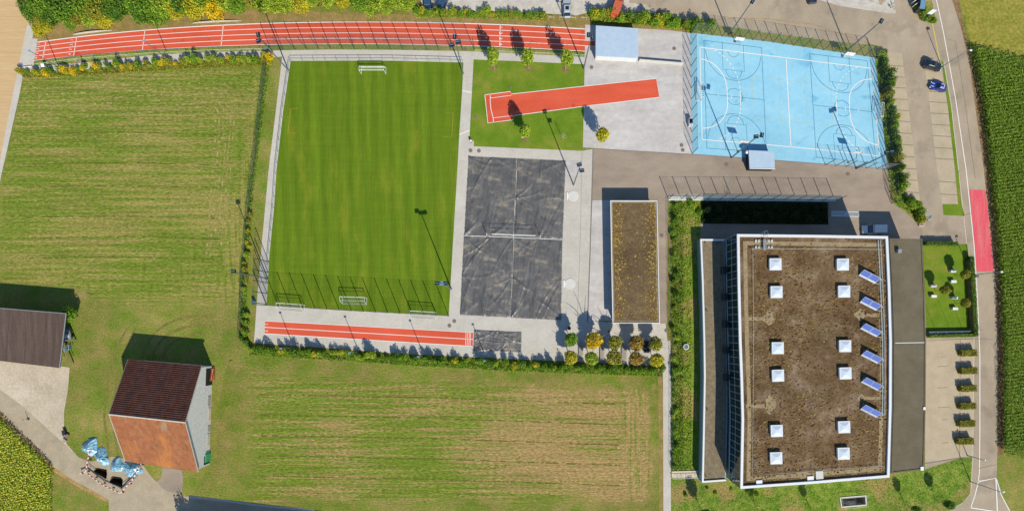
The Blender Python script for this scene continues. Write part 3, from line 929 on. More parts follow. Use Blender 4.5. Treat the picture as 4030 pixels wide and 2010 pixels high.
def parapet(parent, outer, width, z0, z1, off, mat='parapet', step=6.0, name='parapet', skip=()):
    inner = offset_poly(outer, width)
    n = len(outer)
    for i in range(n):
        if i in skip:
            continue
        a, b, c, d = outer[i], outer[(i + 1) % n], inner[(i + 1) % n], inner[i]
        k = max(1, round(math.dist(a, b) / step))
        for j in range(k):
            t0, t1 = j / k, (j + 1) / k - (0.012 / max(1, math.dist(a, b)) if k > 1 and j < k - 1 else 0)
            q = [lerp(a, b, t0), lerp(a, b, t1), lerp(d, c, t1), lerp(d, c, t0)]
            MB().prism(q, z0, z1, True).build(name, mat, parent, off)


# ---- sports hall
M['mullion'] = plain('pale_grey_mullion', (186, 200, 200), .4)
M['dome'] = glass('milky_skylight_dome', (226, 238, 252), .1)
hall_px = [(2901, 921), (3200, 924), (3495, 929), (3504, 1130), (3510, 1340), (3509, 1600), (3501, 1877), (3200, 1902), (2914, 1922), (2919, 1650), (2915, 1500), (2909, 1340), (2904, 1120)]
hall_top = [G(x, y, H2) for x, y in hall_px]
hbase = G(3200, 1400, H2)
hall = thing('sports_hall', 'large sports hall with brown planted flat roof and white parapet', 'sports hall', hbase)
body = offset_poly(hall_top, 0.12)
MB().prism(body, 0, 9.15).build('wall', 'wallwhite', hall, hbase)
parapet(hall, hall_top, 0.5, 9.28, H2, hbase)
MB().prism(offset_poly(hall_top, 0.48), 9.17, 9.25).build('roof', 'hallroof', hall, hbase)
ZR = 9.26
band = MB()
b_in, b_out = offset_poly(hall_top, 1.35), offset_poly(hall_top, 2.15)
nh = len(hall_top)
for i in range(nh):
    j = (i + 1) % nh
    band.add([(*b_in[i], ZR), (*b_in[j], ZR), (*b_out[j], ZR), (*b_out[i], ZR)], [(3, 2, 1, 0)])
band.build('gravel_band', 'gravelband', hall, hbase)
for (x0, y0, x1, y1, w) in ((2936, 1254, 3010, 1254, .75), (2936, 1597, 3010, 1597, .75), (3402, 1240, 3480, 1240, .7), (3390, 1566, 3480, 1566, .6)):
    MB().ribbon([G(x0, y0, ZR), G(x1, y1, ZR)], w, ZR + .012).build('gravel_strip', 'gravelband', hall, hbase)
for (x, y, rx, ry) in ((3026, 1250, 22, 26), (3030, 1590, 20, 34), (3385, 1238, 20, 20), (3160, 1868, 26, 14), (3390, 1565, 14, 14)):
    cx, cy = G(x, y, ZR)
    pts = [(cx + rx / 19 * (1 + .25 * math.sin(3 * a + x)) * math.cos(a), cy + ry / 19 * (1 + .2 * math.cos(4 * a + y)) * math.sin(a)) for a in np.linspace(0, 2 * math.pi, 18)[:-1]]
    sheet_mesh(pts, ZR + .02).build('pale_patch', 'gravelband', hall, hbase)
    MB().cyl(cx, cy, ZR + .02, ZR + .10, 0.22, 10).build('roof_drain', 'iron', hall, hbase)
# skylights
sk = [(3051, 1040), (3055, 1149), (3060, 1369), (3061, 1477), (3056, 1694), (3054, 1801), (3316, 1041), (3321, 1147), (3325, 1361), (3326, 1468), (3321, 1679), (3319, 1783)]
for (x, y) in sk:
    cx, cy = G(x, y, 9.8)
    ro = R(0.5 if y < 1400 else 2.0)
    c = MB().box(cx, cy, ZR, 9.85, 2.3, 2.3, ro).build('skylight', 'concreteblock', hall, hbase)
    loc = (cx - hbase[0], cy - hbase[1], 0)
    c2 = MB().box(cx, cy, 9.86, 9.98, 2.4, 2.4, ro).build('frame', 'parapet', c, hbase)
    MB().box(cx, cy, 9.985, 10.2, 2.02, 2.02, ro, top=0.3).build('dome', 'dome', c, hbase)
# pipes and life line
for dx, rr in ((0, .09), (9, .07)):
    pl = [(3457 + dx, 945), (3463 + dx, 1060), (3469 + dx, 1200), (3474 + dx, 1340), (3475 + dx, 1500), (3473 + dx, 1636)]
    MB().tube([(*G(x, y, 9.6), 9.55) for x, y in pl], rr, 6).build('roof_pipe', 'pipe', hall, hbase)
ll = [(2958, 978), (3210, 979), (3470, 981)]
MB().tube([(*G(x, y, 9.6), 9.6) for x, y in ll], 0.03, 4).build('life_line', 'net', hall, hbase)
ll = [(2963, 978), (2966, 1300), (2964, 1600), (2961, 1870), (3200, 1852), (3470, 1832)]
MB().tube([(*G(x, y, 9.6), 9.6) for x, y in ll], 0.03, 4).build('life_line', 'net', hall, hbase)
for x, y in ((2958, 978), (3470, 981), (2961, 1870), (3470, 1832), (2966, 1300), (3200, 1852)):
    cx, cy = G(x, y, 9.5)
    MB().cyl(cx, cy, ZR, 9.75, .05, 6).build('anchor_post', 'pipe', hall, hbase)
# glazed west front above the low wing
wl = [hall_top[0], hall_top[12], hall_top[11], hall_top[10], hall_top[9], hall_top[8]]
rows = along(wl, 1.46)
for i in range(len(rows) - 1):
    a, b = Vector(rows[i]), Vector(rows[i + 1])
    d = (b - a).normalized()
    nrm = Vector((d.y, -d.x))
    if nrm.x > 0:
        nrm = -nrm
    a, b = a - nrm * -0.0, b
    a2, b2 = a + d * 0.05 - nrm * 0.06, b - d * 0.05 - nrm * 0.06
    for z0, z1 in ((3.14, 6.12), (6.24, 9.2)):
        MB().add([(a2.x, a2.y, z0), (b2.x, b2.y, z0), (b2.x, b2.y, z1), (a2.x, a2.y, z1)], [(0, 1, 2, 3)]).build('pane', 'pane', hall, hbase)
    p = a - nrm * 0.03
    MB().box(p.x, p.y, 3.05, 9.24, 0.075, 0.07, math.atan2(d.y, d.x)).build('mullion', 'mullion', hall, hbase)
for z in (3.08, 6.18):
    tr = MB()
    for i in range(len(rows) - 1):
        a, b = rows[i], rows[i + 1]
        tr.tube([(a[0] + .03, a[1], z), (b[0] + .03, b[1], z)], 0.04, 4)
    tr.build('transom', 'mullion', hall, hbase)
# low west wing
wing_px = [(2756, 940), (2854, 941), (2858, 1140), (2862, 1340), (2866, 1500), (2866, 1650), (2860, 1891), (2763, 1898), (2767, 1705), (2771, 1480), (2769, 1340), (2763, 1113)]
wing_top = [G(x, y, H1) for x, y in wing_px]
MB().prism(offset_poly(wing_top, .05), 0, 2.62).build('wing_wall', 'wallteal', hall, hbase)
parapet(hall, wing_top, 0.36, 2.4, H1, hbase, step=9.0, skip=(1, 2, 3, 4, 5))
MB().prism(offset_poly(wing_top, .34), 2.64, 2.7).build('wing_roof', 'gravelroof', hall, hbase)
for (x, y) in ((2851, 1063), (2855, 1168), (2857, 1275), (2860, 1377), (2861, 1484)):
    cx, cy = G(x, y, 3.6)
    MB().box(cx - .2, cy, 2.7, 4.6, 0.75, 1.35).build('vent_box', 'darkbox', hall, hbase)
for (x, y) in ((2775, 955), (2781, 1222), (2783, 1610), (2778, 1872)):
    cx, cy = G(x, y, 2.8)
    MB().cyl(cx, cy, 2.7, 3.2, 0.09, 8).build('vent_pipe', 'darkbox', hall, hbase)
# annex on the road side
ann_px = [(3500, 938), (3629, 940), (3638, 1130), (3643, 1340), (3642, 1600), (3637, 1809), (3633, 1846), (3508, 1861), (3516, 1600), (3518, 1340), (3511, 1130)]
ann_top = [G(x, y, H3) for x, y in ann_px]
MB().prism(ann_top, 0, H3 - .12).build('annex_wall', 'wallwhite', hall, hbase)
MB().prism(offset_poly(ann_top, .28), H3 - .11, H3 - .06).build('annex_roof', 'annexroof', hall, hbase)
parapet(hall, ann_top, 0.26, H3 - .1, H3 + .05, hbase, mat='annexroof', step=12, name='annex_edge')
cx, cy = G(3538, 988, H3 + .4)
MB().box(cx, cy, H3 - .05, H3 + .75, .75, .75).build('roof_vent', 'steel', hall, hbase)
MB().ribbon([G(3520, 1349, H3), G(3640, 1347, H3)], .14, H3 + .0).build('roof_seam', 'whitepaint', hall, hbase)
for (x, y, s) in ((3637, 1606, .5), (3628, 1842, .65)):
    cx, cy = G(x, y, H3)
    MB().box(cx, cy, H3 - .04, H3 + .12, s, s * 1.2).build('roof_outlet', 'whitepaint', hall, hbase)
# pale flashing sheets at the lower parapet
for (x, y, sx, sy) in ((2988, 1897, 1.2, .9), (3190, 1885, 1.3, 1.3), (3225, 1868, 1.5, 1.6)):
    cx, cy = G(x, y, 9.4)
    MB().box(cx, cy, ZR, ZR + .2, sx, sy, R(4)).build('flashing', 'whitepaint' if sx < 1.4 else 'concreteblock', hall, hbase)

# ladder with back cage at the upper parapet
lb = G(3008, 930, H2)
lad = thing('roof_ladder', 'steel cat ladder with safety hoops on the hall parapet', 'ladder', (*lb, 0))
for dx in (-.25, .25):
    MB().tube([(dx, .25, .3), (dx, .25, 10.7), (dx, -.5, 10.75), (dx, -2.6, 10.1)], .035, 5).build('rail', 'steel', lad)
for i in range(28):
    MB().tube([(-.25, .25, .6 + i * .35), (.25, .25, .6 + i * .35)], .02, 4).build('rung', 'steel', lad)
for i in range(7):
    z = 2.6 + i * 1.35
    MB().tube([(.36 * math.cos(a), .3 + .75 * math.sin(a), z) for a in np.linspace(-.1, math.pi + .1, 13)], .03, 4).build('hoop', 'steel', lad)
MB().box(0, -1.7, 9.75, 9.85, .5, 2.2).build('step_plate', 'steel', lad)
for sy in (-.9, -2.2):
    for sx in (-1.6, -1.0, 1.0, 1.6):
        MB().box(sx, sy, 9.3, 9.55, .38, .5).build('ballast_block', 'concreteblock', lad)
    MB().tube([(-1.6, sy, 9.62), (1.6, sy, 9.62)], .03, 4).build('spreader_bar', 'steel', lad)

# solar collectors on the roof
def make_collector():
    t = thing('solar_collector', 'x', 'solar collector', group='tilted solar collectors on the hall roof')
    L_, Wd, til = 3.75, 1.6, R(40)
    dy, dz = Wd * math.cos(til), Wd * math.sin(til)
    for k in (0, 1):
        x0, x1 = -L_ / 2 + k * L_ / 2 + .03, -L_ / 2 + (k + 1) * L_ / 2 - .03
        pn = MB().hexa([(x0, -dy / 2, .12), (x1, -dy / 2, .12), (x1, dy / 2, .12 + dz), (x0, dy / 2, .12 + dz)],
                       [(x0, -dy / 2 - .05, .18), (x1, -dy / 2 - .05, .18), (x1, dy / 2 - .05, .18 + dz), (x0, dy / 2 - .05, .18 + dz)]).build('panel', 'steel', t)
        MB().add([(x0 + .06, -dy / 2 + .01, .225), (x1 - .06, -dy / 2 + .01, .225), (x1 - .06, dy / 2 - .11, .15 + dz), (x0 + .06, dy / 2 - .11, .15 + dz)], [(0, 1, 2, 3)]).build('glass', 'solar', pn)
    for x in (-L_ / 2 + .2, 0, L_ / 2 - .2):
        MB().tube([(x, dy / 2 - .05, .1 + dz), (x, dy / 2, .02)], .035, 5).build('strut', 'steel', t)
        MB().box(x, 0, 0, .08, .12, dy + .3).build('foot_rail', 'steel', t)
    MB().tube([(L_ / 2, dy / 2 - .05, dz + .05), (L_ / 2 + .55, dy / 2 - .3, dz * .8)], .05, 5).build('feed_pipe', 'pipe', t)
    MB().tube([(L_ / 2, -dy / 2 + .1, .25), (L_ / 2 + .9, -dy / 2 + .35, .25)], .05, 5).build('return_pipe', 'pipe', t)
    return t


sc_p, used = make_collector(), []
words = ['topmost', 'second from the top', 'third from the top', 'fourth from the top', 'fifth from the top', 'lowest']
for i, (x, y) in enumerate(((3421, 1088), (3425, 1194), (3427, 1298), (3430, 1403), (3430, 1509), (3427, 1616))):
    place(sc_p, used, (*G(x, y, 9.8), ZR + .01), R(-27), 'blue glazed solar collector on the hall roof, ' + words[i] + ' of six')

# ---- clubhouse
HC = 3.3
club_px = [(2402, 789), (2587, 789), (2592, 1030), (2597, 1272), (2411, 1272), (2406, 1030)]
ct = [G(x, y, HC) for x, y in club_px]
cb = G(2500, 1030, HC)
club = thing('clubhouse', 'long clubhouse with brown sedum flat roof and white edge', 'building', cb)
MB().prism(offset_poly(ct, .5), 0, 2.85).build('wall', 'timber', club, cb)
MB().prism(offset_poly(ct, .1), 2.86, 3.08).build('roof_slab', 'concreteblock', club, cb)
MB().prism(offset_poly(ct, .15), 3.085, 3.12).build('gravel_edge', 'gravelband', club, cb)
MB().prism(offset_poly(ct, .52), 3.125, 3.17).build('sedum_roof', 'clubroof', club, cb)
parapet(club, ct, .16, 2.95, HC, cb, step=30, name='roof_edge')
# leaf litter blown against the roof rims
lit = MB()
for k in range(1050):
    side = random.random()
    u = abs(random.gauss(0, .14)) if side < .5 else 1 - abs(random.gauss(0, .16))
    if random.random() < .12:
        u = random.random()
    v = random.random()
    x = 2414 + 12 * v * .75 + u * 166
    y = 802 + v * 458
    if not 2410 < x < 2590:
        continue
    p = Vector((*G(x, y, 3.2), 3.185 + random.random() * .05))
    s, a = random.uniform(.09, .24), random.uniform(0, 6.28)
    d1, d2 = Vector((math.cos(a), math.sin(a), random.uniform(-.4, .4))) * s, Vector((-math.sin(a), math.cos(a), random.uniform(-.4, .4))) * s * .7
    lit.add([p - d1, p - d2, p + d1, p + d2], [(0, 1, 2, 3)])
lo = lit.build('leaf_litter', leafmat('fallen_leaves', [(136, 100, 44), (180, 148, 60), (206, 180, 98)], .1, .95), club, cb)
lo['kind'] = 'stuff'

# ---- blue roofed store at the plaza
HS = 2.3
st_px = [(2345, 101), (2511, 112), (2512, 229), (2344, 220)]
stt = [G(x, y, HS) for x, y in st_px]
sb = G(2430, 165, HS)
store = thing('equipment_store', 'white equipment store with flat pale blue roof on the plaza', 'store', sb)
wall = offset_poly(stt, .12)
MB().prism(wall, 0, 2.08).build('wall', 'whitepaint', store, sb)
MB().prism(stt, 2.1, HS).build('roof', 'bluegrey_roof', store, sb, bevel=.02)
for k in range(3):
    a, b = lerp(wall[3], wall[2], (k + .06) / 3), lerp(wall[3], wall[2], (k + .94) / 3)
    MB().hexa([(a[0], a[1] - .05, .1), (b[0], b[1] - .05, .1), (b[0], b[1] - .004, .1), (a[0], a[1] - .004, .1)], [(a[0], a[1] - .05, 1.95), (b[0], b[1] - .05, 1.95), (b[0], b[1] - .004, 1.95), (a[0], a[1] - .004, 1.95)]).build('shutter', 'parapet', store, sb)
lw = thing('low_wall', 'low dark concrete wall running right from the blue roofed store', 'wall', G(2600, 248))
MB().prism([G(2514, 240), G(2686, 254), G(2686, 258), G(2514, 244)], 0, .9).build('wall', 'concreteblock', lw, G(2600, 248))

# ---- kiosk at the lower edge of the court
HK = 2.1
kt_px = [(2946, 591), (3047, 596), (3050, 666), (2950, 664)]
kt = [G(x, y, HK) for x, y in kt_px]
kb_ = G(2998, 630, HK)
kiosk = thing('kiosk', 'small kiosk with flat pale grey blue roof at the court edge', 'kiosk', kb_)
MB().prism(offset_poly(kt, .12), 0, 1.9).build('wall', 'darkbox', kiosk, kb_)
MB().prism(kt, 1.92, HK).build('roof', 'bluegrey_roof', kiosk, kb_, bevel=.02)
a, b = lerp(kt[3], kt[2], .0), lerp(kt[3], kt[2], 1)
MB().prism([a, b, (b[0], b[1] + .12), (a[0], a[1] + .12)], HK + .01, HK + .08, True).build('gutter', 'whitepaint', kiosk, kb_)
cx, cy = G(2940, 598, 1.9)
MB().ball(cx, cy, 1.75, .32, .4, .25).build('lamp_globe', 'whitepaint', kiosk, kb_, smooth=True)

# ---- barn with gabled roof
HE, HRG = 5.0, 10.4
NE, NW = (*G(794, 1439, HE), HE), (*G(504, 1414, HE), HE)
SE, SW = (*G(781, 1856, HE), HE), (*G(493, 1813, HE), HE)
RE, RW = (*G(730, 1661, HRG), HRG), (*G(429, 1629, HRG), HRG)
bb = G(640, 1635, 6)
barn = thing('barn', 'gabled barn with dark tiles above and rusty orange roof below', 'barn', bb)


def inset(p, q, d):
    v = (Vector(q) - Vector(p)).normalized() * d
    return Vector(p) + v


ov = .35
ne, se, nw, sw = inset(NE, NW, ov), inset(SE, SW, ov), inset(NW, NE, ov), inset(SW, SE, ov)
re_, rw_ = inset(RE, RW, ov), inset(RW, RE, ov)
dz = Vector((0, 0, -.3))
w = MB()
fp = [(p.x, p.y) for p in (nw, ne, se, sw)]
c4 = [inset((*fp[0], 0), (*fp[3], 0), .4), inset((*fp[1], 0), (*fp[2], 0), .4), inset((*fp[2], 0), (*fp[1], 0), .4), inset((*fp[3], 0), (*fp[0], 0), .4)]
eav = 4.75
q = [(p.x, p.y, 0) for p in c4] + [(p.x, p.y, eav) for p in c4] + [tuple(rw_ + dz), tuple(re_ + dz)]
w.add(q, [(1, 0, 4, 5), (3, 2, 6, 7), (2, 1, 5, 9, 6), (0, 3, 7, 8, 4)])
w.build('wall', 'wallgrey', barn, bb)


def tile_mat(name, stops, course, stain=None):
    m = NT(name)
    c = m.ramp(m.noise(1.2, (1, .6, 1), detail=6, rough=.7), stops)
    if stain:
        for (rgb, sc, lo, hi, seed) in stain:
            c = m.mix(m.grey(m.noise(sc, (1.2, .45, 1), R(12), detail=5, loc=(seed, 3, 0)), lo, hi), c, A(rgb))
    c = m.mul(c, m.noise(5, detail=3), .85, 1.15)
    return m.done(c, .9, .15)


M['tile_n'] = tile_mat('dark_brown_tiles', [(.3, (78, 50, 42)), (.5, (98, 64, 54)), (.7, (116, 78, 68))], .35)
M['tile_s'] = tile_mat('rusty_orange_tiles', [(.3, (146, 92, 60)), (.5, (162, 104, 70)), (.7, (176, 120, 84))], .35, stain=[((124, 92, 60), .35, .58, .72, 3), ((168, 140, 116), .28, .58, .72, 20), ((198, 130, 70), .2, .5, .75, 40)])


def courses(name, e0, e1, r0, r1, n, step, mat):
    """overlapping tile courses from eave to ridge"""
    e0, e1, r0, r1 = (Vector(p) for p in (e0, e1, r0, r1))
    up = ((r0 - e0).cross(e1 - e0)).normalized()
    if up.z < 0:
        up = -up
    par = MB()
    par.add([e0 - up * .14, e1 - up * .14, r1 - up * .14, r0 - up * .14], [(0, 1, 2, 3)])
    deck = par.build(name, mat, barn, bb)
    shared = None
    for k in range(n):
        a0, a1 = e0.lerp(r0, k / n), e1.lerp(r1, k / n)
        b0, b1 = e0.lerp(r0, (k + 1.12) / n if k < n - 1 else 1), e1.lerp(r1, (k + 1.12) / n if k < n - 1 else 1)
        up2, lo2 = up * step, up * .0
        MB().hexa([a0 - up * .05, a1 - up * .05, b1 - up * .06, b0 - up * .06], [a0 + up2, a1 + up2, b1 + lo2, b0 + lo2]).build('tile_course', mat, deck, bb)


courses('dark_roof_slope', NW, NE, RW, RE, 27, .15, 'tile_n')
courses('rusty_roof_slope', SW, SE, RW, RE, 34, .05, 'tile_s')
MB().tube([tuple(Vector(RW) + Vector((0, 0, .04))), tuple(Vector(RE) + Vector((0, 0, .04)))], .16, 6).build('ridge_cap', 'kerb', barn, bb)
for p, q_ in ((SE, RE), (NE, RE), (SW, RW), (NW, RW)):
    MB().tube([tuple(Vector(p) + Vector((0, 0, .05))), tuple(Vector(q_) + Vector((0, 0, .05)))], .1, 4).build('verge_board', 'timber', barn, bb)
# door, patches and clutter on the east gable
pe0, pe1 = c4[1], c4[2]


def gable(u0, u1, z0, z1, name, mat, out=.05):
    a, b = pe0.lerp(pe1, u0), pe0.lerp(pe1, u1)
    MB().hexa([(a.x + .005, a.y, z0), (b.x + .005, b.y, z0), (b.x + out, b.y, z0), (a.x + out, a.y, z0)], [(a.x + .005, a.y, z1), (b.x + .005, b.y, z1), (b.x + out, b.y, z1), (a.x + out, a.y, z1)]).build(name, mat, barn, bb)


gable(.90, .985, .05, 2.3, 'door', 'darkbox')
gable(.88, .96, .1, 2.0, 'green_door', 'greenpaint', .3)
gable(.30, .40, .3, 1.5, 'hatch', 'timber', .08)
gable(.42, .55, .2, 1.2, 'board', 'plank', .08)
gable(.60, .66, .2, 1.2, 'board', 'timber', .08)
gable(.68, .80, .2, 1.3, 'board', 'plank', .08)
gable(.02, .19, .0, 2.6, 'dark_bay_panel', 'black', .06)  # flat black panel stands in for the shade inside an opening

# ---- long shed at the left edge
shp = [(-330, 1185), (0, 1210), (261, 1233), (248, 1340), (235, 1447), (0, 1418), (-330, 1380)]
sh = [G(x, y, 5.0) for x, y in shp]
shb = G(60, 1330, 5)
shed = thing('shed', 'long open shed with dark grey brown sheet roof at the left edge', 'shed', shb)
for (x, y) in ((20, 1222), (130, 1232), (243, 1246), (236, 1340), (226, 1432), (120, 1420), (20, 1412)):
    p = G(x, y, 4.6)
    MB().box(p[0], p[1], 0, 4.7, .22, .22).build('post', 'timber', shed, shb)
MB().prism([G(-330, 1190, 4.6), G(120, 1224, 4.6), G(120, 1228, 4.6), G(-330, 1194, 4.6)], 0, 4.7).build('rear_wall', 'timber', shed, shb)
M['shedroof'] = ground('weathered_grey_brown_sheets', [(.25, (88, 74, 66)), (.5, (104, 88, 80)), (.75, (122, 106, 96))], .5, (3, .25, 1), R(5), fine=3, famp=.15, lo=.08)
# sheet rows running down the slope
for k in range(16):
    t0, t1 = k / 16, (k + 1) / 16 - .0015
    n0, n1 = lerp(sh[0], sh[2], t0), lerp(sh[0], sh[2], t1)
    s0, s1 = lerp(sh[6], sh[4], t0), lerp(sh[6], sh[4], t1)
    zt = 5.0 + (.02 if k % 2 else 0)
    MB().hexa([(*s0, 4.72), (*s1, 4.72), (*n1, 4.74), (*n0, 4.74)], [(*s0, zt), (*s1, zt), (*n1, zt), (*n0, zt)]).build('roof_sheet', 'shedroof', shed, shb)
MB().tube([(*sh[2], 5.05), (*sh[4], 5.05)], .09, 5).build('verge_trim', 'steel', shed, shb)
MB().tube([(*sh[0], 5.05), (*sh[2], 5.05)], .08, 5).build('verge_trim', 'steel', shed, shb)

# ---- house below the frame whose shade lies on the bottom road
hz = [G(*p) for p in ((796, 2072), (1310, 2132), (1290, 2320), (786, 2250))]
hb = G(1040, 2180)
house = thing('house', 'house standing just below the bottom road', 'house', hb)
MB().prism(hz, 0, 6.0).build('wall', 'wallwhite', house, hb)
MB().prism(offset_poly(hz, -.3), 6.0, 6.2, True).build('roof', 'tile_n', house, hb)

# moss and sedum tufts scattered over the hall roof
tf = MB()
rt = random.Random(5)
inner = offset_poly(hall_top, 2.4)
for k in range(5200):
    x, y = rt.uniform(2950, 3490), rt.uniform(960, 1890)
    if (math.sin(x * .013) + math.sin(y * .011 + 1) + math.sin((x + y) * .02)) * .33 + rt.uniform(-.5, .8) < 0:
        continue
    px_, py_ = G(x, y, ZR)
    if any(abs(x - sx_) < 28 and abs(y - sy_) < 28 for sx_, sy_ in sk):
        continue
    s = rt.uniform(.07, .27)
    hh_ = s * rt.uniform(.4, .9)
    a_ = rt.uniform(0, 6.28)
    cs_ = [(px_ + s * rt.uniform(.7, 1.2) * math.cos(a_ + q * 1.2566), py_ + s * rt.uniform(.7, 1.2) * math.sin(a_ + q * 1.2566), ZR - .005) for q in range(5)]
    tf.add(cs_ + [(px_, py_, ZR + hh_)], [(q, (q + 1) % 5, 5) for q in range(5)])
to = tf.build('roof_plants', leafmat('roof_sedum', [(96, 60, 40), (118, 92, 50), (124, 108, 52), (152, 132, 72)], .05, 1.2), hall, hbase)
to['kind'] = 'stuff'
# ================================================================ FENCES AND RAILS


def fence(name, label, px, step, h, post_r=.07, dz=.2, wire=.009, mat='fence', cat='fence', screen=None, z0=0.0):
    pts = [G(*p) for p in px]
    base = pts[len(pts) // 2]
    t = thing(name, label, cat, base)
    bays = along(pts, step)
    for p in bays:
        MB().cyl(p[0], p[1], z0, h + .05, post_r, 6).build('post', mat, t, base)
    for a, b in zip(bays, bays[1:]):
        mb = MB()
        if screen:
            mb.hexa([(a[0], a[1], .05), (b[0], b[1], .05), (b[0] + .02, b[1] + .02, .05), (a[0] + .02, a[1] + .02, .05)], [(a[0], a[1], h), (b[0], b[1], h), (b[0] + .02, b[1] + .02, h), (a[0] + .02, a[1] + .02, h)])
            mb.build('screen_panel', screen, t, base)
        else:
            z = z0 + .1
            vs, fs = [], []
            while z < h:
                mb.tube([(*a, z), (*b, z)], wire, 3, cap=False)
                z += dz
            mb.tube([(*a, h), (*b, h)], wire * 2.2, 3, cap=False)
            mb.build('mesh_panel', mat, t, base)
    return t


def rail(name, label, px, step, h, mat, r=.035, mids=(.5,)):
    pts = [G(*p) for p in px]
    base = pts[len(pts) // 2]
    t = thing(name, label, 'railing', base)
    bays = along(pts, step)
    for p in bays:
        MB().cyl(p[0], p[1], 0, h, r, 6).build('post', mat, t, base)
    MB().tube([(*p, h) for p in bays], r * 1.2, 6).build('top_rail', mat, t, base)
    for m_ in mids:
        MB().tube([(*p, h * m_) for p in bays], r * .55, 5).build('mid_rail', mat, t, base)
    return t


def lowered(px, h):
    """foot line of a rail whose top edge is seen along px"""
    k = (HGT - h) / HGT
    return [(NX + (x - NX) * k, NY + (y - NY) * k) for x, y in px]


fence('ball_fence', 'tall mesh fence between the long red track and pitch path', [(1066, 196), (1300, 193), (1540, 193), (1700, 196), (1868, 200)], 2.55, 5.6)
fence('ball_fence', 'very tall mesh fence along the lower end of the pitch', [(1049, 1201), (1375, 1222), (1766, 1243)], 2.72, 7.1, .085)
fence('ball_fence', 'tall mesh fence returning up the left lower corner of the pitch', [(1058, 1030), (1054, 1098), (1049, 1196)], 2.6, 7.0, .085)
fence('court_fence', 'mesh fence with slanting posts on the left side of the blue court', [(2718, 133), (2721, 438), (2724, 605)], 2.36, 4.3)
fence('court_fence', 'mesh fence along the top side of the blue court', [(2722, 131), (2860, 147), (3020, 165), (3230, 197), (3440, 228)], 2.28, 4.3)
fence('court_fence', 'mesh fence on the right side of the blue court by the hedge', [(3445, 232), (3466, 400), (3494, 660)], 2.4, 4.3)
fence('court_fence', 'short mesh fence at the lower right corner of the blue court', [(3248, 649), (3360, 658), (3490, 667)], 2.4, 4.3)
fence('court_fence', 'mesh fence running down from the court corner beside the hedge', [(3494, 670), (3498, 730), (3507, 800)], 2.4, 3.4)
fence('yard_fence', 'tall mesh fence on the kerb wall above the sports hall', [(2630, 783), (2960, 785), (3286, 789)], 2.72, 4.6, .08, z0=.2)
fence('bank_fence', 'low mesh fence down the weedy bank beside the lane', [(2631, 800), (2634, 1270)], 2.5, 1.5, .03, .15, .006)
fence('bank_fence', 'low mesh fence along the path beside the weedy bank', [(2641, 1300), (2642, 1600), (2641, 1842)], 2.5, 1.5, .03, .15, .006)
fence('screen_fence', 'dark green screen fence between meadow and pitch', [(1052, 244), (1042, 330), (1026, 470), (1005, 640), (985, 800), (972, 950), (960, 1100), (955, 1240), (948, 1325)], 2.55, 2.0, .035, .11, .009, mat='netgreen')
rail('handrail', 'pale green handrail below the left part of the long track', lowered([(128, 253), (330, 228), (580, 209), (820, 197), (1060, 190)], 1.1), 2.25, 1.1, 'railgreen')
rail('handrail', 'white handrail below the right end of the long track', lowered([(1868, 197), (2080, 205), (2302, 217)], 1.1), 2.6, 1.1, 'railgreen')
rail('pitch_rail', 'thin steel rail along the top edge of the pitch', [(1146, 239), (1340, 238), (1540, 238), (1822, 245)], 2.56, 1.1, 'steel', .04, (.5,))
rail('pitch_rail', 'thin steel rail down the left edge of the pitch', [(1143, 244), (1113, 443), (1087, 670), (1077, 826), (1059, 1004), (1056, 1040)], 2.5, 1.1, 'steel', .04, (.5,))

# ================================================================ LIGHTS


def flood_mast(px, h, label, heads, r=.15, arm_dir=None):
    x, y = G(*px)
    t = thing('floodlight_mast', label, 'light mast', (x, y), 0, 'floodlight masts of the sports ground')
    MB().cyl(0, 0, 0, .5, .19, 10, .16).build('base_plate', 'mast', t)
    MB().cyl(0, 0, .5, h, r, 8, r * .6).build('pole', 'mast', t)
    for (dx, dy, dzz, az) in heads:
        z = h + dzz
        MB().tube([(0, 0, z), (dx, dy, z)], .05, 5).build('arm', 'mast', t)
        c, s = math.cos(az), math.sin(az)
        hd = MB().box(dx, dy, z - .12, z + .22, .95, .72, az, top=.8).build('floodlight', 'lamp', t)
        MB().box(dx, dy, z + .225, z + .26, .72, .10, az).build('fin', 'lampface', hd)
        MB().box(dx, dy, z - .16, z - .125, .8, .6, az).build('lens', 'lampface', hd)
    return t


flood_mast((1135, 277), 14.6, 'floodlight mast at the upper left corner of the pitch', [(-.1, .6, 0, R(100)), (-.2, -.5, -.3, R(20))])
flood_mast((1823, 290), 14.6, 'floodlight mast at the upper right corner of the pitch', [(-.2, .9, 0, R(90)), (.5, -.1, -.1, R(10)), (-.7, -.6, -.2, R(15))])
flood_mast((1054, 1096), 15.6, 'floodlight mast at the lower left of the pitch', [(.1, .1, 0, R(0))])
m4 = flood_mast((1776, 1137), 15.8, 'floodlight mast at the lower right of the pitch', [(-.8, .1, .1, R(0)), (.85, .1, -.2, R(15))])
MB().box(0, .1, 15.5, 15.6, 1.1, .8).build('platform', 'lampface', m4)
flood_mast((2257, 728), 14.6, 'floodlight mast beside the covered sand court', [(-.1, .5, 0, R(20)), (.5, -.4, -1.0, R(5))])
flood_mast((2297, 272), 14.6, 'floodlight mast between lawn and the blue roofed store', [(-.5, .3, 0, R(90)), (.3, -.1, -.3, R(90))])
flood_mast((2878, 621), 14.2, 'floodlight mast at the lower left of the blue court', [(1.0, .4, 0, R(80)), (-.1, .1, 0, R(0))])
flood_mast((2868, 138), 13.0, 'floodlight mast at the upper left of the blue court', [(.2, .2, 0, R(60))])
flood_mast((3333, 200), 12.2, 'floodlight mast at the upper right of the blue court', [(.2, .2, 0, R(60))])
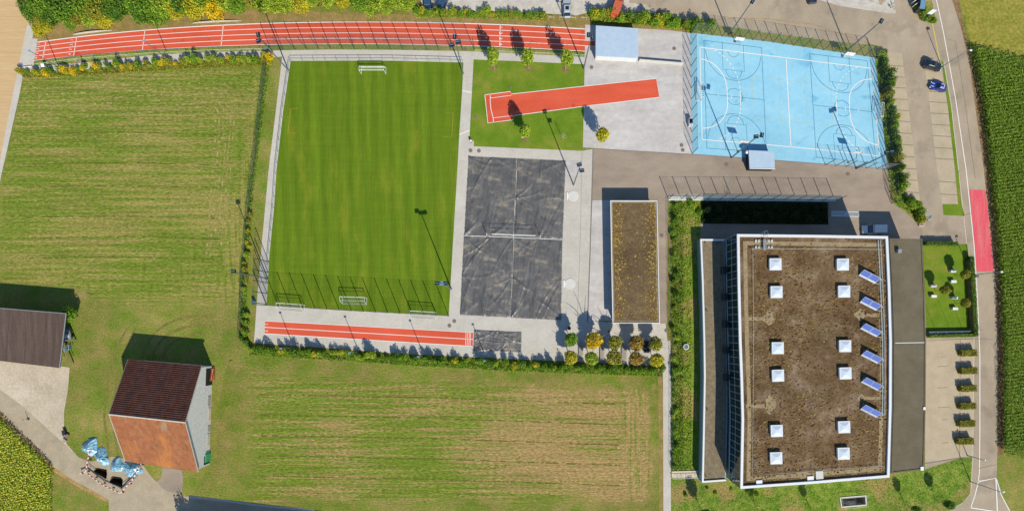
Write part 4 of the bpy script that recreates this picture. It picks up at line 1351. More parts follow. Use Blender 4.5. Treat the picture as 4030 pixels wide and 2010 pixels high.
flood_mast((3369, 664), 12.0, 'floodlight mast at the lower right of the blue court', [(.3, .2, 0, R(10)), (-.5, .1, -.2, R(10))])


def street_lamp(px, h, label, group, dx=0.0, dy=0.0, white=False, size=.55):
    x, y = G(*px)
    t = thing('street_lamp', label, 'street lamp', (x, y), 0, group)
    MB().cyl(0, 0, 0, .4, .12, 8).build('base', 'mast', t)
    MB().cyl(0, 0, .4, h, .1, 6, .06).build('pole', 'steel' if white else 'mast', t)
    if dx or dy:
        MB().tube([(0, 0, h - .02), (dx * .6, dy * .6, h + .06)], .04, 5).build('arm', 'steel', t)
    hd = MB().box(dx, dy, h, h + .14, size, size * .62, math.atan2(dy, dx) if dx or dy else 0, top=.7).build('lamp_head', 'whitepaint' if white else 'lampface', t)
    MB().box(dx, dy, h - .04, h - .005, size * .7, size * .4, math.atan2(dy, dx) if dx or dy else 0).build('lens', 'clearlight', hd)
    return t


pg = 'path lamps of the sports ground'
street_lamp((232, 266), 7.8, 'path lamp at the far left end of the track path', pg)
street_lamp((670, 240), 9.0, 'path lamp in the shrub row under the long track', pg)
for i, (x, y, w_) in enumerate(((1157, 1366, 'leftmost'), (1412, 1382, 'second from the left'), (1668, 1397, 'third from the left'), (1915, 1412, 'rightmost'))):
    street_lamp((x, y), 7.1, 'path lamp in the lower shrub row, %s of four' % w_, pg)
rg = 'white street lamps along the road'
street_lamp((3706, 264), 8.0, 'slim white street lamp behind the black parked car', rg, .35, -.1, True)
street_lamp((3820, 1083), 8.0, 'slim white street lamp at the end of the red road patch', rg, .35, 0, True)
street_lamp((3818, 1893), 8.6, 'slim white street lamp near the road island in the bottom right', rg, .35, .1, True)
street_lamp((3806, 1790), 5.0, 'slim lamp at the lower corner of the beige car park', rg, 0, .1, True, .45)

# ================================================================ SPORT THINGS


def make_goal(w_, h, d, name='football_goal', stripes=False):
    t = thing(name, 'x', 'goal')
    r = .055
    for sx in (-1, 1):
        if stripes:
            for k in range(10):
                MB().tube([(sx * w_ / 2, 0, k * h / 10), (sx * w_ / 2, 0, (k + 1) * h / 10)], r, 6).build('post_band', 'whitepaint' if k % 2 else 'navy', t)
        else:
            MB().tube([(sx * w_ / 2, 0, 0), (sx * w_ / 2, 0, h)], r, 6).build('post', 'whitepaint', t)
        MB().tube([(sx * w_ / 2, 0, h), (sx * w_ / 2, d * .55, h), (sx * w_ / 2, d, .05)], r * .7, 5).build('side_frame', 'whitepaint', t)
        MB().tube([(sx * w_ / 2, 0, .05), (sx * w_ / 2, d, .05)], r * .7, 5).build('ground_bar', 'whitepaint', t)
    if stripes:
        n = 15
        for k in range(n):
            MB().tube([(-w_ / 2 + w_ * k / n, 0, h), (-w_ / 2 + w_ * (k + 1) / n, 0, h)], r * 1.3, 6).build('bar_band', 'whitepaint' if k % 2 == 0 else 'navy', t)
    else:
        MB().tube([(-w_ / 2, 0, h), (w_ / 2, 0, h)], r * 1.2, 6).build('crossbar', 'whitepaint', t)
    MB().tube([(-w_ / 2, d * .55, h), (w_ / 2, d * .55, h)], r * .6, 5).build('back_bar', 'whitepaint', t)
    MB().tube([(-w_ / 2, d, .05), (w_ / 2, d, .05)], r * .8, 5).build('rear_bar', 'whitepaint', t)
    nt = MB()
    n = int(w_ / .25)
    for k in range(n + 1):
        x = -w_ / 2 + w_ * k / n
        nt.tube([(x, .03, h - .02), (x, d * .3, h - .1), (x, d * .6, h - .12), (x, d, .08)], .007, 3, cap=False)
    for k in range(9):
        f = k / 8
        y = d * .55 + d * .45 * f
        z = h - .1 - (h - .2) * f
        nt.tube([(-w_ / 2, y, z), (0, y + .05, z), (w_ / 2, y, z)], .007, 3, cap=False)
    for k in range(1, 5):
        y = d * .55 * k / 5
        nt.tube([(-w_ / 2, y, h - .02), (0, y, h - .12), (w_ / 2, y, h - .02)], .007, 3, cap=False)
    no = nt.build('net', 'net', t)
    no['kind'] = 'stuff'
    return t


M['navy'] = plain('dark_blue_paint', (40, 70, 110), .5)
gp, gu = make_goal(5.35, 2.05, 1.45), []
gg = 'white goals on the football pitch'
place(gp, gu, G(1471, 292), R(0), 'white football goal at the upper end of the pitch', gg)
place(gp, gu, G(1396, 1170), R(178), 'white football goal standing free on the lower end of the pitch', gg)
place(gp, gu, G(1150, 1196), R(176), 'white football goal against the lower fence on the left', gg)
place(gp, gu, G(1668, 1226), R(176.5), 'white football goal against the lower fence on the right', gg)
hp, hu = make_goal(3.0, 2.05, 1.0, 'handball_goal', True), []
hg = 'striped handball goals on the blue court'
place(hp, hu, G(2757, 370), R(90), 'blue and white striped goal on the left side of the blue court', hg)
place(hp, hu, G(3447, 444), R(-94), 'blue and white striped goal on the right side of the blue court', hg)


def make_hoop():
    t = thing('basketball_hoop', 'x', 'basketball hoop')
    MB().box(0, 1.2, 0, .12, .5, .5).build('base_plate', 'mast', t)
    MB().tube([(0, 1.2, 0), (0, 1.2, 2.9), (0, .9, 3.2), (0, .12, 3.25)], .07, 6).build('pole', 'mast', t)
    bd = MB().hexa([(-.92, .02, 2.85), (.92, .02, 2.85), (.92, .09, 2.85), (-.92, .09, 2.85)], [(-.92, .05, 4.0), (.92, .05, 4.0), (.92, .14, 4.0), (-.92, .14, 4.0)]).build('backboard', 'whitepaint', t)
    MB().box(0, -.002, 3.2, 3.65, .6, .052).build('target_square', 'whitepaint', bd)
    MB().tube([(.23 * math.cos(a), -.35 + .23 * math.sin(a), 3.05) for a in np.linspace(0, 2 * math.pi, 17)], .018, 5).build('ring', 'redwhite_r', t)
    nt = MB()
    for k in range(12):
        a = k * math.pi / 6
        nt.tube([(.22 * math.cos(a), -.35 + .22 * math.sin(a), 3.04), (.12 * math.cos(a + .4), -.35 + .12 * math.sin(a + .4), 2.62)], .008, 3)
    no = nt.build('net', 'net', t)
    no['kind'] = 'stuff'
    return t


bp, bu = make_hoop(), []
bgp = 'basketball hoops round the blue court'
for (x, y, rz, lab) in ((2912, 155, 173, 'upper left'), (3346, 214, 172, 'upper right'), (2930, 557, -7, 'lower left'), (3376, 600, -8, 'lower right')):
    gx, gy = G(x, y, 3.5)
    place(bp, bu, (gx, gy), R(rz) + (math.pi if True else 0), 'white basketball backboard at the %s of the blue court' % lab, bgp)

# volleyball net and covers on the sand court
vb = G(2022, 930)
vn = thing('volleyball_net', 'white volleyball net on two posts across the black sheeting', 'net', vb)
pa, pb_ = G(1917, 926), G(2127, 934)
for p in (pa, pb_):
    MB().cyl(p[0], p[1], 0, 2.75, .07, 8).build('post', 'whitepaint', vn, vb)
a, b = lerp(pa, pb_, .1), lerp(pa, pb_, .9)
for z, nm in ((2.6, 'top_tape'), (1.65, 'bottom_tape')):
    MB().tube([(*a, z), (*b, z)], .045, 5).build(nm, 'whitepaint', vn, vb)
for p in (a, b):
    MB().tube([(*p, 1.65), (*p, 2.6)], .03, 4).build('side_tape', 'whitepaint', vn, vb)
MB().tube([(*pa, 2.62), (*a, 2.6)], .012, 3).build('cord', 'net', vn, vb)
MB().tube([(*b, 2.6), (*pb_, 2.62)], .012, 3).build('cord', 'net', vn, vb)


def tarp_mat():
    m = NT('black_plastic_sheeting')
    c = m.ramp(m.noise(.35, detail=5, rough=.6), [(.3, (92, 91, 90)), (.5, (104, 103, 102)), (.7, (118, 117, 114))])
    # dried sand washed over the plastic
    sand = m.noise(.28, (.8, 1.6, 1), R(4), detail=7, rough=.72, loc=(3, 14, 0))
    c = m.mix(m.grey(sand, .49, .68, 0, .6), c, A((184, 170, 146)))
    sc = m.noise(1.0, (4, .35, 1), R(35), detail=6, rough=.7)
    c = m.mix(m.grey(sc, .66, .74, 0, .35), c, A((190, 184, 176)))
    c = m.mul(c, m.noise(.5, (1, .5, 1), R(-30), detail=3, rough=.5), .9, 1.1)
    wr = m.noise(.5, (1.6, .5, 1), R(28), detail=2, rough=.4)
    m.bump(wr, 1.0, .5)
    return m.done(c, .42, .4)


M['tarp'] = tarp_mat()


def tarp(corners, label, seed, nx=120, ny=130, amp=.11):
    """loose plastic sheet with folds fanning out from its tied corners"""
    rr = random.Random(seed)
    base = G(*lerp(corners[0], corners[2], .5))
    folds = []
    for k in range(24):
        c = rr.choice([(0, 0), (1, 0), (0, 1), (1, 1), (.5, 0), (0, .5), (1, .5), (.5, 1)])
        ang = math.atan2(.5 - c[1] + rr.uniform(-.45, .45), .5 - c[0] + rr.uniform(-.45, .45))
        folds.append((c, ang, rr.uniform(.35, .95), rr.uniform(.6, 1.3), rr.uniform(.010, .02), rr.uniform(-.6, .6)))
    rip = [(rr.uniform(8, 26), rr.uniform(0, 6.28), rr.uniform(0, 3.1), rr.uniform(.05, .2)) for _ in range(9)]
    vs = []
    for j in range(ny + 1):
        for i in range(nx + 1):
            u, v = i / nx, j / ny
            p = lerp(lerp(corners[0], corners[1], u), lerp(corners[3], corners[2], u), v)
            gx, gy = G(*p)
            z = 0.0
            for (c, a, ln, am, wd, cv) in folds:
                du, dv = u - c[0], v - c[1]
                s = du * math.cos(a) + dv * math.sin(a)
                o = -du * math.sin(a) + dv * math.cos(a) - cv * s * s
                if 0 < s < ln:
                    z += am * math.exp(-(o / (wd + .012 * s)) ** 2) * (1 - s / ln) ** .6
            for (f, ph, a, am) in rip:
                z += am * max(0, math.sin(f * 1.5 * (u * math.cos(a) + v * math.sin(a)) + ph + 2 * math.sin(5 * u + ph)))
            e = min(u, 1 - u, v, 1 - v)
            if e == 0:
                gx += rr.uniform(-.06, .06)
                gy += rr.uniform(-.06, .06)
            vs.append((gx, gy, .05 + amp * z * min(1, e * 25 + .25)))
    mb = MB()
    mb.add(vs, [(j * (nx + 1) + i, (j + 1) * (nx + 1) + i, (j + 1) * (nx + 1) + i + 1, j * (nx + 1) + i + 1) for j in range(ny) for i in range(nx)])
    o = mb.build('ground_sheet', 'tarp', None, base, True)
    o.location = (*base, 0)
    tag(o, label, 'sheet', 'black plastic sheets on the sand pits')
    return o


tl, tr_, brr, bl = (1844, 615), (2226, 633), (2208, 1259), (1810, 1238)
ml, mr = (1827, 925), (2214, 941)
tm, mm_, bm = (2034, 624), (2022, 933), (2008, 1248)
gp_ = .0
tarp([tl, (2033, 624), (2020, 932), ml], 'black plastic sheet on the upper left of the sand court', 1)
tarp([(2036, 624), tr_, (2214, 940), (2024, 932)], 'black plastic sheet on the upper right of the sand court', 2)
tarp([(1826, 929), (2020, 936), (2006, 1248), bl], 'black plastic sheet on the lower left of the sand court', 3)
tarp([(2024, 936), (2213, 945), brr, (2010, 1249)], 'black plastic sheet on the lower right of the sand court', 4)
tarp([(1866, 1297), (2052, 1306), (2051, 1386), (1863, 1377)], 'black plastic sheet over the small jump pit', 5, 110, 50)
sb_ = sheet('sand_court', [(1842, 612), (2229, 631), (2211, 1262), (1807, 1241)], 3, 'concrete', 'sand court under black plastic sheets', 'court')
sp_ = G(2020, 935)
rope = thing('ballast_beam', 'white timber battens holding the seams of the black sheets', 'batten', sp_)
for p, q in (((1826, 927), (1917, 930)), ((1925, 930), (2020, 934)), ((2024, 935), (2110, 938)), ((2115, 938), (2214, 943)), ((2036, 628), (2034, 670)), ((2030, 700), (2028, 790)), ((2026, 850), (2023, 925)), ((2021, 945), (2016, 1080)), ((2014, 1090), (2009, 1244))):
    hv = abs(p[1] - q[1]) < 20
    MB().tube([(*G(*p), .16), (*G(*q), .16)], .05 if hv else .035, 4).build('batten', 'whitepaint' if hv else 'tarp', rope, sp_)

# round white pads with a bench stub
for (x, y, w_) in ((2257, 772, 'upper'), (2244, 1117, 'lower')):
    px = G(x, y)
    t = thing('shower_pad', 'round white concrete pad beside the sand court, the %s one' % w_, 'pad', px, 0, 'round pads beside the sand court')
    MB().cyl(0, 0, 0, .09, 1.2, 40).build('disc', 'concreteblock', t)
    MB().box(-1.32, .05, 0, .16, .35, 1.5).build('step', 'whitepaint', t)

# low walls standing in for sunken hollows, tops arched to cast their shade
for (p, q, w_) in (((288, 139), (441, 121), 'left'), ((757, 94), (950, 84), 'right')):
    a, b = G(*p), G(*q)
    c = lerp(a, b, .5)
    n = 24
    vs, fs = [], []
    d = Vector((b[0] - a[0], b[1] - a[1])).normalized()
    nr = Vector((-d.y, d.x))
    mb = MB()
    for i in range(n):
        t0, t1 = i / n, (i + 1) / n
        z0_, z1_ = .06 + .5 * math.sin(math.pi * t0 ** .8) ** .7, .06 + .5 * math.sin(math.pi * min(1, t1) ** .8) ** .7
        p0, p1 = Vector(lerp(a, b, t0)), Vector(lerp(a, b, t1))
        mb.hexa([(p0.x, p0.y, 0), (p1.x, p1.y, 0), (p1.x + nr.x * .12, p1.y + nr.y * .12, 0), (p0.x + nr.x * .12, p0.y + nr.y * .12, 0)],
                [(p0.x, p0.y, z0_), (p1.x, p1.y, z1_), (p1.x + nr.x * .12, p1.y + nr.y * .12, z1_), (p0.x + nr.x * .12, p0.y + nr.y * .12, z0_)])
    o = mb.build('low_wall', 'kerb', None, c)
    o.location = (*c, 0)
    tag(o, 'low wall arched to cast shade in the bank above the track, the %s one' % w_, 'wall', 'shade casting walls above the track')

# bike hoops
def make_stand():
    t = thing('bicycle_stand', 'x', 'bicycle stand')
    MB().tube([(-.62, 0, 0), (-.62, 0, .85), (-.5, 0, .95), (.5, 0, .95), (.62, 0, .85), (.62, 0, 0)], .04, 6).build('hoop', 'railgreen', t)
    for sx in (-1, 1):
        MB().cyl(sx * .62, 0, 0, .03, .1, 8).build('foot_plate', 'steel', t)
    return t


bs, bsu = make_stand(), []
for (x, w_) in ((2168, 'leftmost'), (2211, 'second from the left'), (2254, 'third from the left'), (2296, 'rightmost')):
    place(bs, bsu, G(x, 77 + (x - 2168) * .01), R(-2), 'white tube bicycle stand behind the silver car, %s of four' % w_, 'bicycle stands by the gravel parking')

# manhole covers
mh = [(2328, 266, 'on the plaza right of the upper lawn corner', .36), (2653, 192, 'on the plaza right of the blue roofed store', .36), (2682, 572, 'at the lower right plaza corner, upper of two', .36), (2687, 591, 'at the lower right plaza corner, lower of two', .36),
      (2859, 648, 'in the asphalt left of the kiosk', .38), (1852, 593, 'below the notched lawn corner, left of two', .37), (1885, 594, 'below the notched lawn corner, right of two', .37), (1871, 462, 'in the lawn left of the runway', .3), (2011, 344, 'in the lawn above the runway', .26),
      (1832, 195, 'in the grass right of the tall track fence', .28), (1788, 1263, 'below the lower right pitch corner, right of two', .37), (1769, 1281, 'below the lower right pitch corner, left of two', .37), (2604, 927, 'in the lane right of the clubhouse', .37), (2622, 1300, 'in the path right of the ball trees', .36),
      (3337, 685, 'in the asphalt below the court corner', .38), (3652, 114, 'in the road by the yellow line', .36)]
mcp, mcu = thing('manhole_cover', 'x', 'manhole cover'), []
MB().cyl(0, 0, 0, .045, 1.0, 28).build('ring', 'seam', mcp)
MB().cyl(0, 0, .045, .06, .86, 28).build('lid', 'iron', mcp)
for (x, y, w_, s) in mh:
    place(mcp, mcu, (*G(x, y), .03), 0, 'round iron manhole cover ' + w_, 'manhole covers', scale=(s * 1.1, s * 1.1, 1))
for (x, y, w_) in ((1858, 221, 'in the path above the lawn'), (1817, 865, 'in the path left of the sand court'), (2312, 885, 'in the path left of the clubhouse')):
    o = MB().box(0, 0, 0, .025, .62, .62).build('inspection_cover', 'kerb')
    o.location = (*G(x, y), .018)
    tag(o, 'square concrete cover ' + w_, 'cover')
    MB().box(0, 0, .026, .03, .5, .5).build('lid', 'concrete', o)
def in_poly(x, y, poly):
    c = np.zeros(len(x), bool)
    n = len(poly)
    for i in range(n):
        x1, y1 = poly[i]
        x2, y2 = poly[(i + 1) % n]
        k = ((y1 > y) != (y2 > y)) & (x < (x2 - x1) * (y - y1) / (y2 - y1 + 1e-9) + x1)
        c ^= k
    return c


def quads_object(name, v, mat, label, cat):
    n = len(v) // 4
    me = bpy.data.meshes.new(name)
    me.vertices.add(4 * n)
    me.vertices.foreach_set('co', v.astype(np.float32).ravel())
    me.loops.add(4 * n)
    me.loops.foreach_set('vertex_index', np.arange(4 * n, dtype=np.int32))
    me.polygons.add(n)
    me.polygons.foreach_set('loop_start', np.arange(0, 4 * n, 4, dtype=np.int32))
    me.polygons.foreach_set('loop_total', np.full(n, 4, dtype=np.int32))
    for m in (mat if isinstance(mat, list) else [mat]):
        me.materials.append(m)
    me.update(calc_edges=True)
    o = bpy.data.objects.new(name, me)
    col.objects.link(o)
    return tag(o, label, cat, kind='stuff')


# ================================================================ VEHICLES


def make_car(name, label, paint, L_=4.3, W=1.8, Hh=1.5, group=None, rails=False, sunroof=False, van=False, stripes=False):
    """front points to +x"""
    t = thing(name, label, 'van' if van else 'car', group=group)
    hb = .95 if not van else 1.15
    zs = .28

    def sect(x, z0, z1, w0, w1):
        return [(x, -w0 / 2, z0), (x, w0 / 2, z0), (x, w1 / 2, z1), (x, -w1 / 2, z1)]
    # lower body lofted along its length
    st = [(-L_ / 2, .42, hb * .86, W * .80, W * .74), (-L_ / 2 + .12, zs, hb * .95, W * .94, W * .88), (-L_ * .3, zs - .04, hb, W, W * .95), (L_ * .12, zs - .04, hb * .99, W, W * .95),
          (L_ * .28, zs - .02, hb * .9, W * .99, W * .92), (L_ / 2 - .18, zs, hb * .78, W * .92, W * .82), (L_ / 2, .42, hb * .62, W * .74, W * .66)]
    mb = MB()
    vs = [p for s in st for p in sect(*s)]
    fs = [(0, 3, 2, 1)]
    for i in range(len(st) - 1):
        for k in range(4):
            a, b = i * 4 + k, i * 4 + (k + 1) % 4
            fs.append((a, b, b + 4, a + 4))
    n = (len(st) - 1) * 4
    fs.append((n, n + 1, n + 2, n + 3))
    mb.add(vs, fs)
    bo = mb.build('body', paint, t, bevel=.07)
    # greenhouse of glass with a painted roof
    x0, x1 = (-L_ / 2 + .25, L_ * .2) if not van else (-L_ / 2 + .12, L_ * .30)
    r0, r1 = (x0 + .55, x1 - .75) if not van else (x0 + .12, x1 - .75)
    wg, wr = W * .86, W * .70 if not van else W * .8
    gl = MB().hexa([(x0, -wg / 2, hb - .03), (x1, -wg / 2, hb - .08), (x1, wg / 2, hb - .08), (x0, wg / 2, hb - .03)], [(r0, -wr / 2, Hh - .04), (r1, -wr / 2, Hh - .04), (r1, wr / 2, Hh - .04), (r0, wr / 2, Hh - .04)])
    if van:
        gl.build('windscreen', 'carglass', t)
        xs = x1 - .9
        MB().hexa([(x0 - .03, -W * .47, hb - .1), (xs, -W * .47, hb - .1), (xs, W * .47, hb - .1), (x0 - .03, W * .47, hb - .1)], [(x0 + .06, -W * .43, Hh), (xs - .1, -W * .43, Hh), (xs - .1, W * .43, Hh), (x0 + .06, W * .43, Hh)]).build('cargo_body', paint, t, bevel=.06)
        MB().hexa([(xs, -wr / 2, Hh - .035), (r1 + .02, -wr / 2, Hh - .035), (r1 + .02, wr / 2, Hh - .035), (xs, wr / 2, Hh - .035)], [(xs, -wr / 2, Hh), (r1 - .1, -wr / 2, Hh - .01), (r1 - .1, wr / 2, Hh - .01), (xs, wr / 2, Hh)]).build('roof', paint, t)
    else:
        gl.build('windows', 'carglass', t)
        MB().hexa([(r0 - .03, -wr / 2 - .02, Hh - .05), (r1 + .05, -wr / 2 - .02, Hh - .05), (r1 + .05, wr / 2 + .02, Hh - .05), (r0 - .03, wr / 2 + .02, Hh - .05)], [(r0 + .05, -wr / 2 + .06, Hh), (r1 - .04, -wr / 2 + .06, Hh), (r1 - .04, wr / 2 - .06, Hh), (r0 + .05, wr / 2 - .06, Hh)]).build('roof', paint, t)
        for s in (-1, 1):
            for xa, xb in ((x0 + .02, r0 + .02), (x1 - .02, r1 - .02)):
                MB().tube([(xa, s * wg * .485, hb - .05), (xb, s * wr * .5, Hh - .05)], .04, 4).build('pillar', paint, t)
    if sunroof:
        MB().box((r0 + r1) / 2 + .15, 0, Hh + .002, Hh + .012, (r1 - r0) * .5, wr * .62).build('sunroof', 'carglass', t)
    if rails:
        for s in (-1, 1):
            MB().tube([(r0 + .1, s * wr * .46, Hh + .03), (r1 - .1, s * wr * .46, Hh + .03)], .03, 5).build('roof_rail', 'steel', t)
    if stripes:
        for s in (-1, 1):
            MB().box((r0 + r1) / 2, s * wr * .30, Hh + .003, Hh + .012, (r1 - r0) * .8, .10).build('roof_stripe', 'whitepaint', t)
            MB().box(L_ * .33, s * W * .2, hb * .87, hb * .9, .9, .1).build('bonnet_stripe', 'whitepaint', t)
        MB().box(r0 + .1, 0, Hh + .003, Hh + .012, .10, wr * .66).build('roof_stripe', 'whitepaint', t)
    for sx in (-L_ * .31, L_ * .31):
        for s in (-1, 1):
            wh = MB()
            wh.tube([(sx, s * (W / 2 - .2), .32), (sx, s * (W / 2 + .01), .32)], .32, 14)
            wo = wh.build('wheel', 'tyre', t)
            MB().tube([(sx, s * (W / 2 - .02), .32), (sx, s * (W / 2 + .02), .32)], .2, 10).build('rim', 'rim', wo)
    for s in (-1, 1):
        MB().box(L_ / 2 - .12, s * W * .32, hb * .58, hb * .75, .18, .34, s * -.25).build('headlight', 'clearlight', t)
        MB().box(-L_ / 2 + .08, s * W * .36, hb * .66, hb * .88, .12, .26).build('tail_light', 'redlight', t)
        MB().box(x1 - .25, s * (W / 2 + .06), hb, hb + .14, .12, .2).build('mirror', paint, t)
    return t


P_black, P_blue = carpaint('black_car_paint', (40, 46, 52)), carpaint('bright_blue_car_paint', (20, 60, 170))
P_silver, P_white = carpaint('silver_car_paint', (196, 206, 212)), carpaint('white_van_paint', (244, 246, 248), .4)
P_orange, P_navy = carpaint('orange_van_paint', (226, 112, 70), .4), carpaint('dark_blue_car_paint', (58, 88, 120))
P_violet = carpaint('dark_violet_car_paint', (70, 60, 84))


def park(car, px, h, rz):
    car.location = (*G(*px, h), .012)
    car.rotation_euler = (0, 0, R(rz))


park(make_car('parked_car', 'black estate car with roof rails in the right parking bays', P_black, 4.0, 1.75, 1.5, rails=True, sunroof=True), (3672, 257), .8, -15)
park(make_car('parked_car', 'bright blue small car with white roof stripes in the right bays', P_blue, 3.55, 1.6, 1.4, stripes=True), (3694, 340), .8, 166)
park(make_car('parked_car', 'silver car with dark sunroof on the gravel parking', P_silver, 4.4, 1.8, 1.5, sunroof=True), (2231, 30), .8, 91)
park(make_car('parked_van', 'orange van on the gravel parking', P_orange, 5.0, 1.95, 2.3, van=True), (2431, 20), 1.4, 73)
park(make_car('parked_car', 'dark blue car cut by the top edge, left of two', P_navy, 4.4, 1.8, 1.45), (1681, 0), .8, 94)
park(make_car('parked_car', 'dark blue car parked at a slant by the top edge, right of two', P_navy, 4.5, 1.85, 1.45), (1744, 5), .8, 70)
park(make_car('parked_car', 'dark violet car just cut by the top edge', P_violet, 4.3, 1.8, 1.45), (3196, -24), .8, 96)
park(make_car('parked_van', 'white delivery van in the shade behind the sports hall', P_white, 4.9, 1.95, 1.95, van=True), (3441, 902), 1.0, 180)

# ================================================================ TREES AND SHRUBS


def leaf_mesh(name, n, rx, ry, rz, zc, size, seed, mat, lobes=7, inner=.55, flat=1.0):
    g = np.random.default_rng(seed)
    d = g.normal(size=(n, 3))
    d /= np.linalg.norm(d, axis=1)[:, None]
    lb = g.normal(size=(lobes, 3))
    lb /= np.linalg.norm(lb, axis=1)[:, None]
    am = g.uniform(.05, .3, lobes)
    bulge = .82 + (np.maximum(0, d @ lb.T) ** 5 * am).sum(1) + g.normal(0, .05, n)
    r = (inner + (1 - inner) * g.random(n) ** .6) * bulge
    c = d * r[:, None] * np.array([rx, ry, rz]) + np.array([0, 0, zc])
    nr = d * .8 + g.normal(size=(n, 3)) * .75 + np.array([0, 0, .45 * flat])
    nr /= np.linalg.norm(nr, axis=1)[:, None]
    u = np.cross(nr, g.normal(size=(n, 3)))
    u /= np.linalg.norm(u, axis=1)[:, None]
    w_ = np.cross(nr, u)
    s = size * g.uniform(.6, 1.4, n)[:, None]
    a, b = u * s, w_ * s * .62
    v = np.stack([c - a, c - b + a * .15, c + a, c + b + a * .15], 1).reshape(-1, 3)
    me = bpy.data.meshes.new(name)
    me.vertices.add(4 * n)
    me.vertices.foreach_set('co', v.astype(np.float32).ravel())
    me.loops.add(4 * n)
    me.loops.foreach_set('vertex_index', np.arange(4 * n, dtype=np.int32))
    me.polygons.add(n)
    me.polygons.foreach_set('loop_start', np.arange(0, 4 * n, 4, dtype=np.int32))
    me.polygons.foreach_set('loop_total', np.full(n, 4, dtype=np.int32))
    me.materials.append(mat)
    me.update(calc_edges=True)
    return me


def setmat(o, m):
    o.material_slots[0].link = 'OBJECT'
    o.material_slots[0].material = m


def make_tree(name, label, loc, crown_me, leaf, trunk_h, trunk_r, crown_scale=1.0, group=None, bark='trunk', rz=0.0, limbs=5, crown_r=1.0):
    t = thing(name, label, 'tree', loc, rz, group)
    mb = MB()
    mb.tube([(0, 0, -.05), (.03, .02, trunk_h * .5), (0, 0, trunk_h)], trunk_r, 7, trunk_r * .6)
    tk = mb.build('trunk', bark, t)
    for k in range(limbs):
        a = k * 6.283 / limbs + .4
        MB().tube([(0, 0, trunk_h * .8), (crown_r * .4 * math.cos(a), crown_r * .4 * math.sin(a), trunk_h + crown_r * .3), (crown_r * .75 * math.cos(a + .2), crown_r * .75 * math.sin(a + .2), trunk_h + crown_r * .7)], trunk_r * .5, 5, .02).build('limb', bark, tk)
    c = bpy.data.objects.new('crown', crown_me)
    col.objects.link(c)
    c.parent = t
    c.scale = (crown_scale,) * 3 if not isinstance(crown_scale, tuple) else crown_scale
    setmat(c, L[leaf])
    return t


ball = [leaf_mesh('crown', 1500, 1, 1, .86, 0, .125, 10 + k, L['green'], 9, .62) for k in range(3)]
oval = [leaf_mesh('crown', 1200, 1, 1, 1.5, 0, .15, 30 + k, L['green'], 11, .3) for k in range(3)]
wood = [leaf_mesh('crown', 2300, 1, 1, .8, 0, .085, 50 + k, L['green'], 22, .45) for k in range(4)]
bush = [leaf_mesh('shrub', 620, 1, 1, 1.0, .75, .14, 70 + k, L['green'], 9, .3) for k in range(5)]


def put_crown(t, z):
    for ch in t.children:
        if ch.name.startswith('crown'):
            ch.location.z = z


# ten clipped ball trees by the clubhouse
bt = [(2249, 1336, 28, 'green', 'green ball tree, leftmost of the upper row by the clubhouse'), (2338, 1341, 34, 'yellow', 'bright yellow ball tree in the upper row by the clubhouse'), (2418, 1347, 29, 'olive', 'olive ball tree in the middle of the upper row'), (2503, 1351, 31, 'rust', 'rusty orange ball tree in the upper row'), (2580, 1352, 28, 'olive', 'olive ball tree at the right end of the upper row'),
      (2248, 1404, 28, 'gold', 'green gold ball tree, leftmost of the lower row'), (2329, 1408, 28, 'lime', 'yellow green ball tree, second of the lower row'), (2418, 1407, 31, 'olive', 'olive brown ball tree in the middle of the lower row'), (2503, 1413, 29, 'rust', 'pale rusty ball tree in the lower row'), (2585, 1418, 29, 'gold', 'golden ball tree at the right end of the lower row')]
for i, (x, y, r, lf, lab) in enumerate(bt):
    R_ = r / 18.5
    t = make_tree('ball_tree', lab, G(x, y, 3.6), ball[i % 3], lf, 2.6, .09, R_ * .97, 'ball trees by the clubhouse', rz=i * 1.3, crown_r=R_)
    t.children[-1].scale = (R_ * (.9 + .16 * ((i * 7) % 5) / 4), R_ * (1.04 - .14 * ((i * 3) % 4) / 3), R_ * (.9 + .2 * ((i * 5) % 3) / 2))
    put_crown(t, 3.6)
# young trees on the lawn and plaza
yt = [(1936, 217, 1945, 268, 'lime', 'young lime green tree on the upper lawn, left of three'), (2082, 232, 2078, 270, 'lime', 'young lime green tree on the upper lawn, middle of three'), (2230, 236, 2225, 274, 'lime', 'young lime green tree on the upper lawn, right of three'),
      (2071, 520, 2066, 545, 'lime', 'young yellow green tree on the lawn below the runway'), (2377, 528, 2356, 556, 'gold', 'young golden tree on the plaza beside the runway')]
for i, (cx, cy, bx_, by_, lf, lab) in enumerate(yt):
    t = make_tree('young_tree', lab, G(bx_, by_), oval[i % 3], lf, 2.4, .07, (1.3, 1.3, 1.75), 'young trees beside the runway', 'palebark', i * 1.1, crown_r=1.2)
    put_crown(t, 5.0)
    if i != 4:
        sl = MB()
        pts = [((.85 + .15 * math.sin(3 * a)) * math.cos(a) * .95, (.85 + .1 * math.cos(2 * a)) * math.sin(a) * .8) for a in np.linspace(0, 6.283, 15)[:-1]]
        sheet_mesh(pts, .032).build('soil_ring', 'soil', t)
bare = thing('bare_tree', 'thin pale leafless young tree on the lawn below the runway', 'tree', G(2214, 552))
tkk = MB().tube([(0, 0, 0), (.05, 0, 1.5), (0, .05, 3.6)], .05, 6, .02).build('trunk', 'palebark', bare)
for k in range(16):
    a, z = k * 2.4, 1.3 + k * .13
    l_ = .95 - k * .035
    MB().tube([(0, 0, z), (l_ * .5 * math.cos(a), l_ * .5 * math.sin(a), z + .35), (l_ * math.cos(a + .2), l_ * math.sin(a + .2), z + .8)], .02, 4, .008).build('twig', 'palebark', tkk)

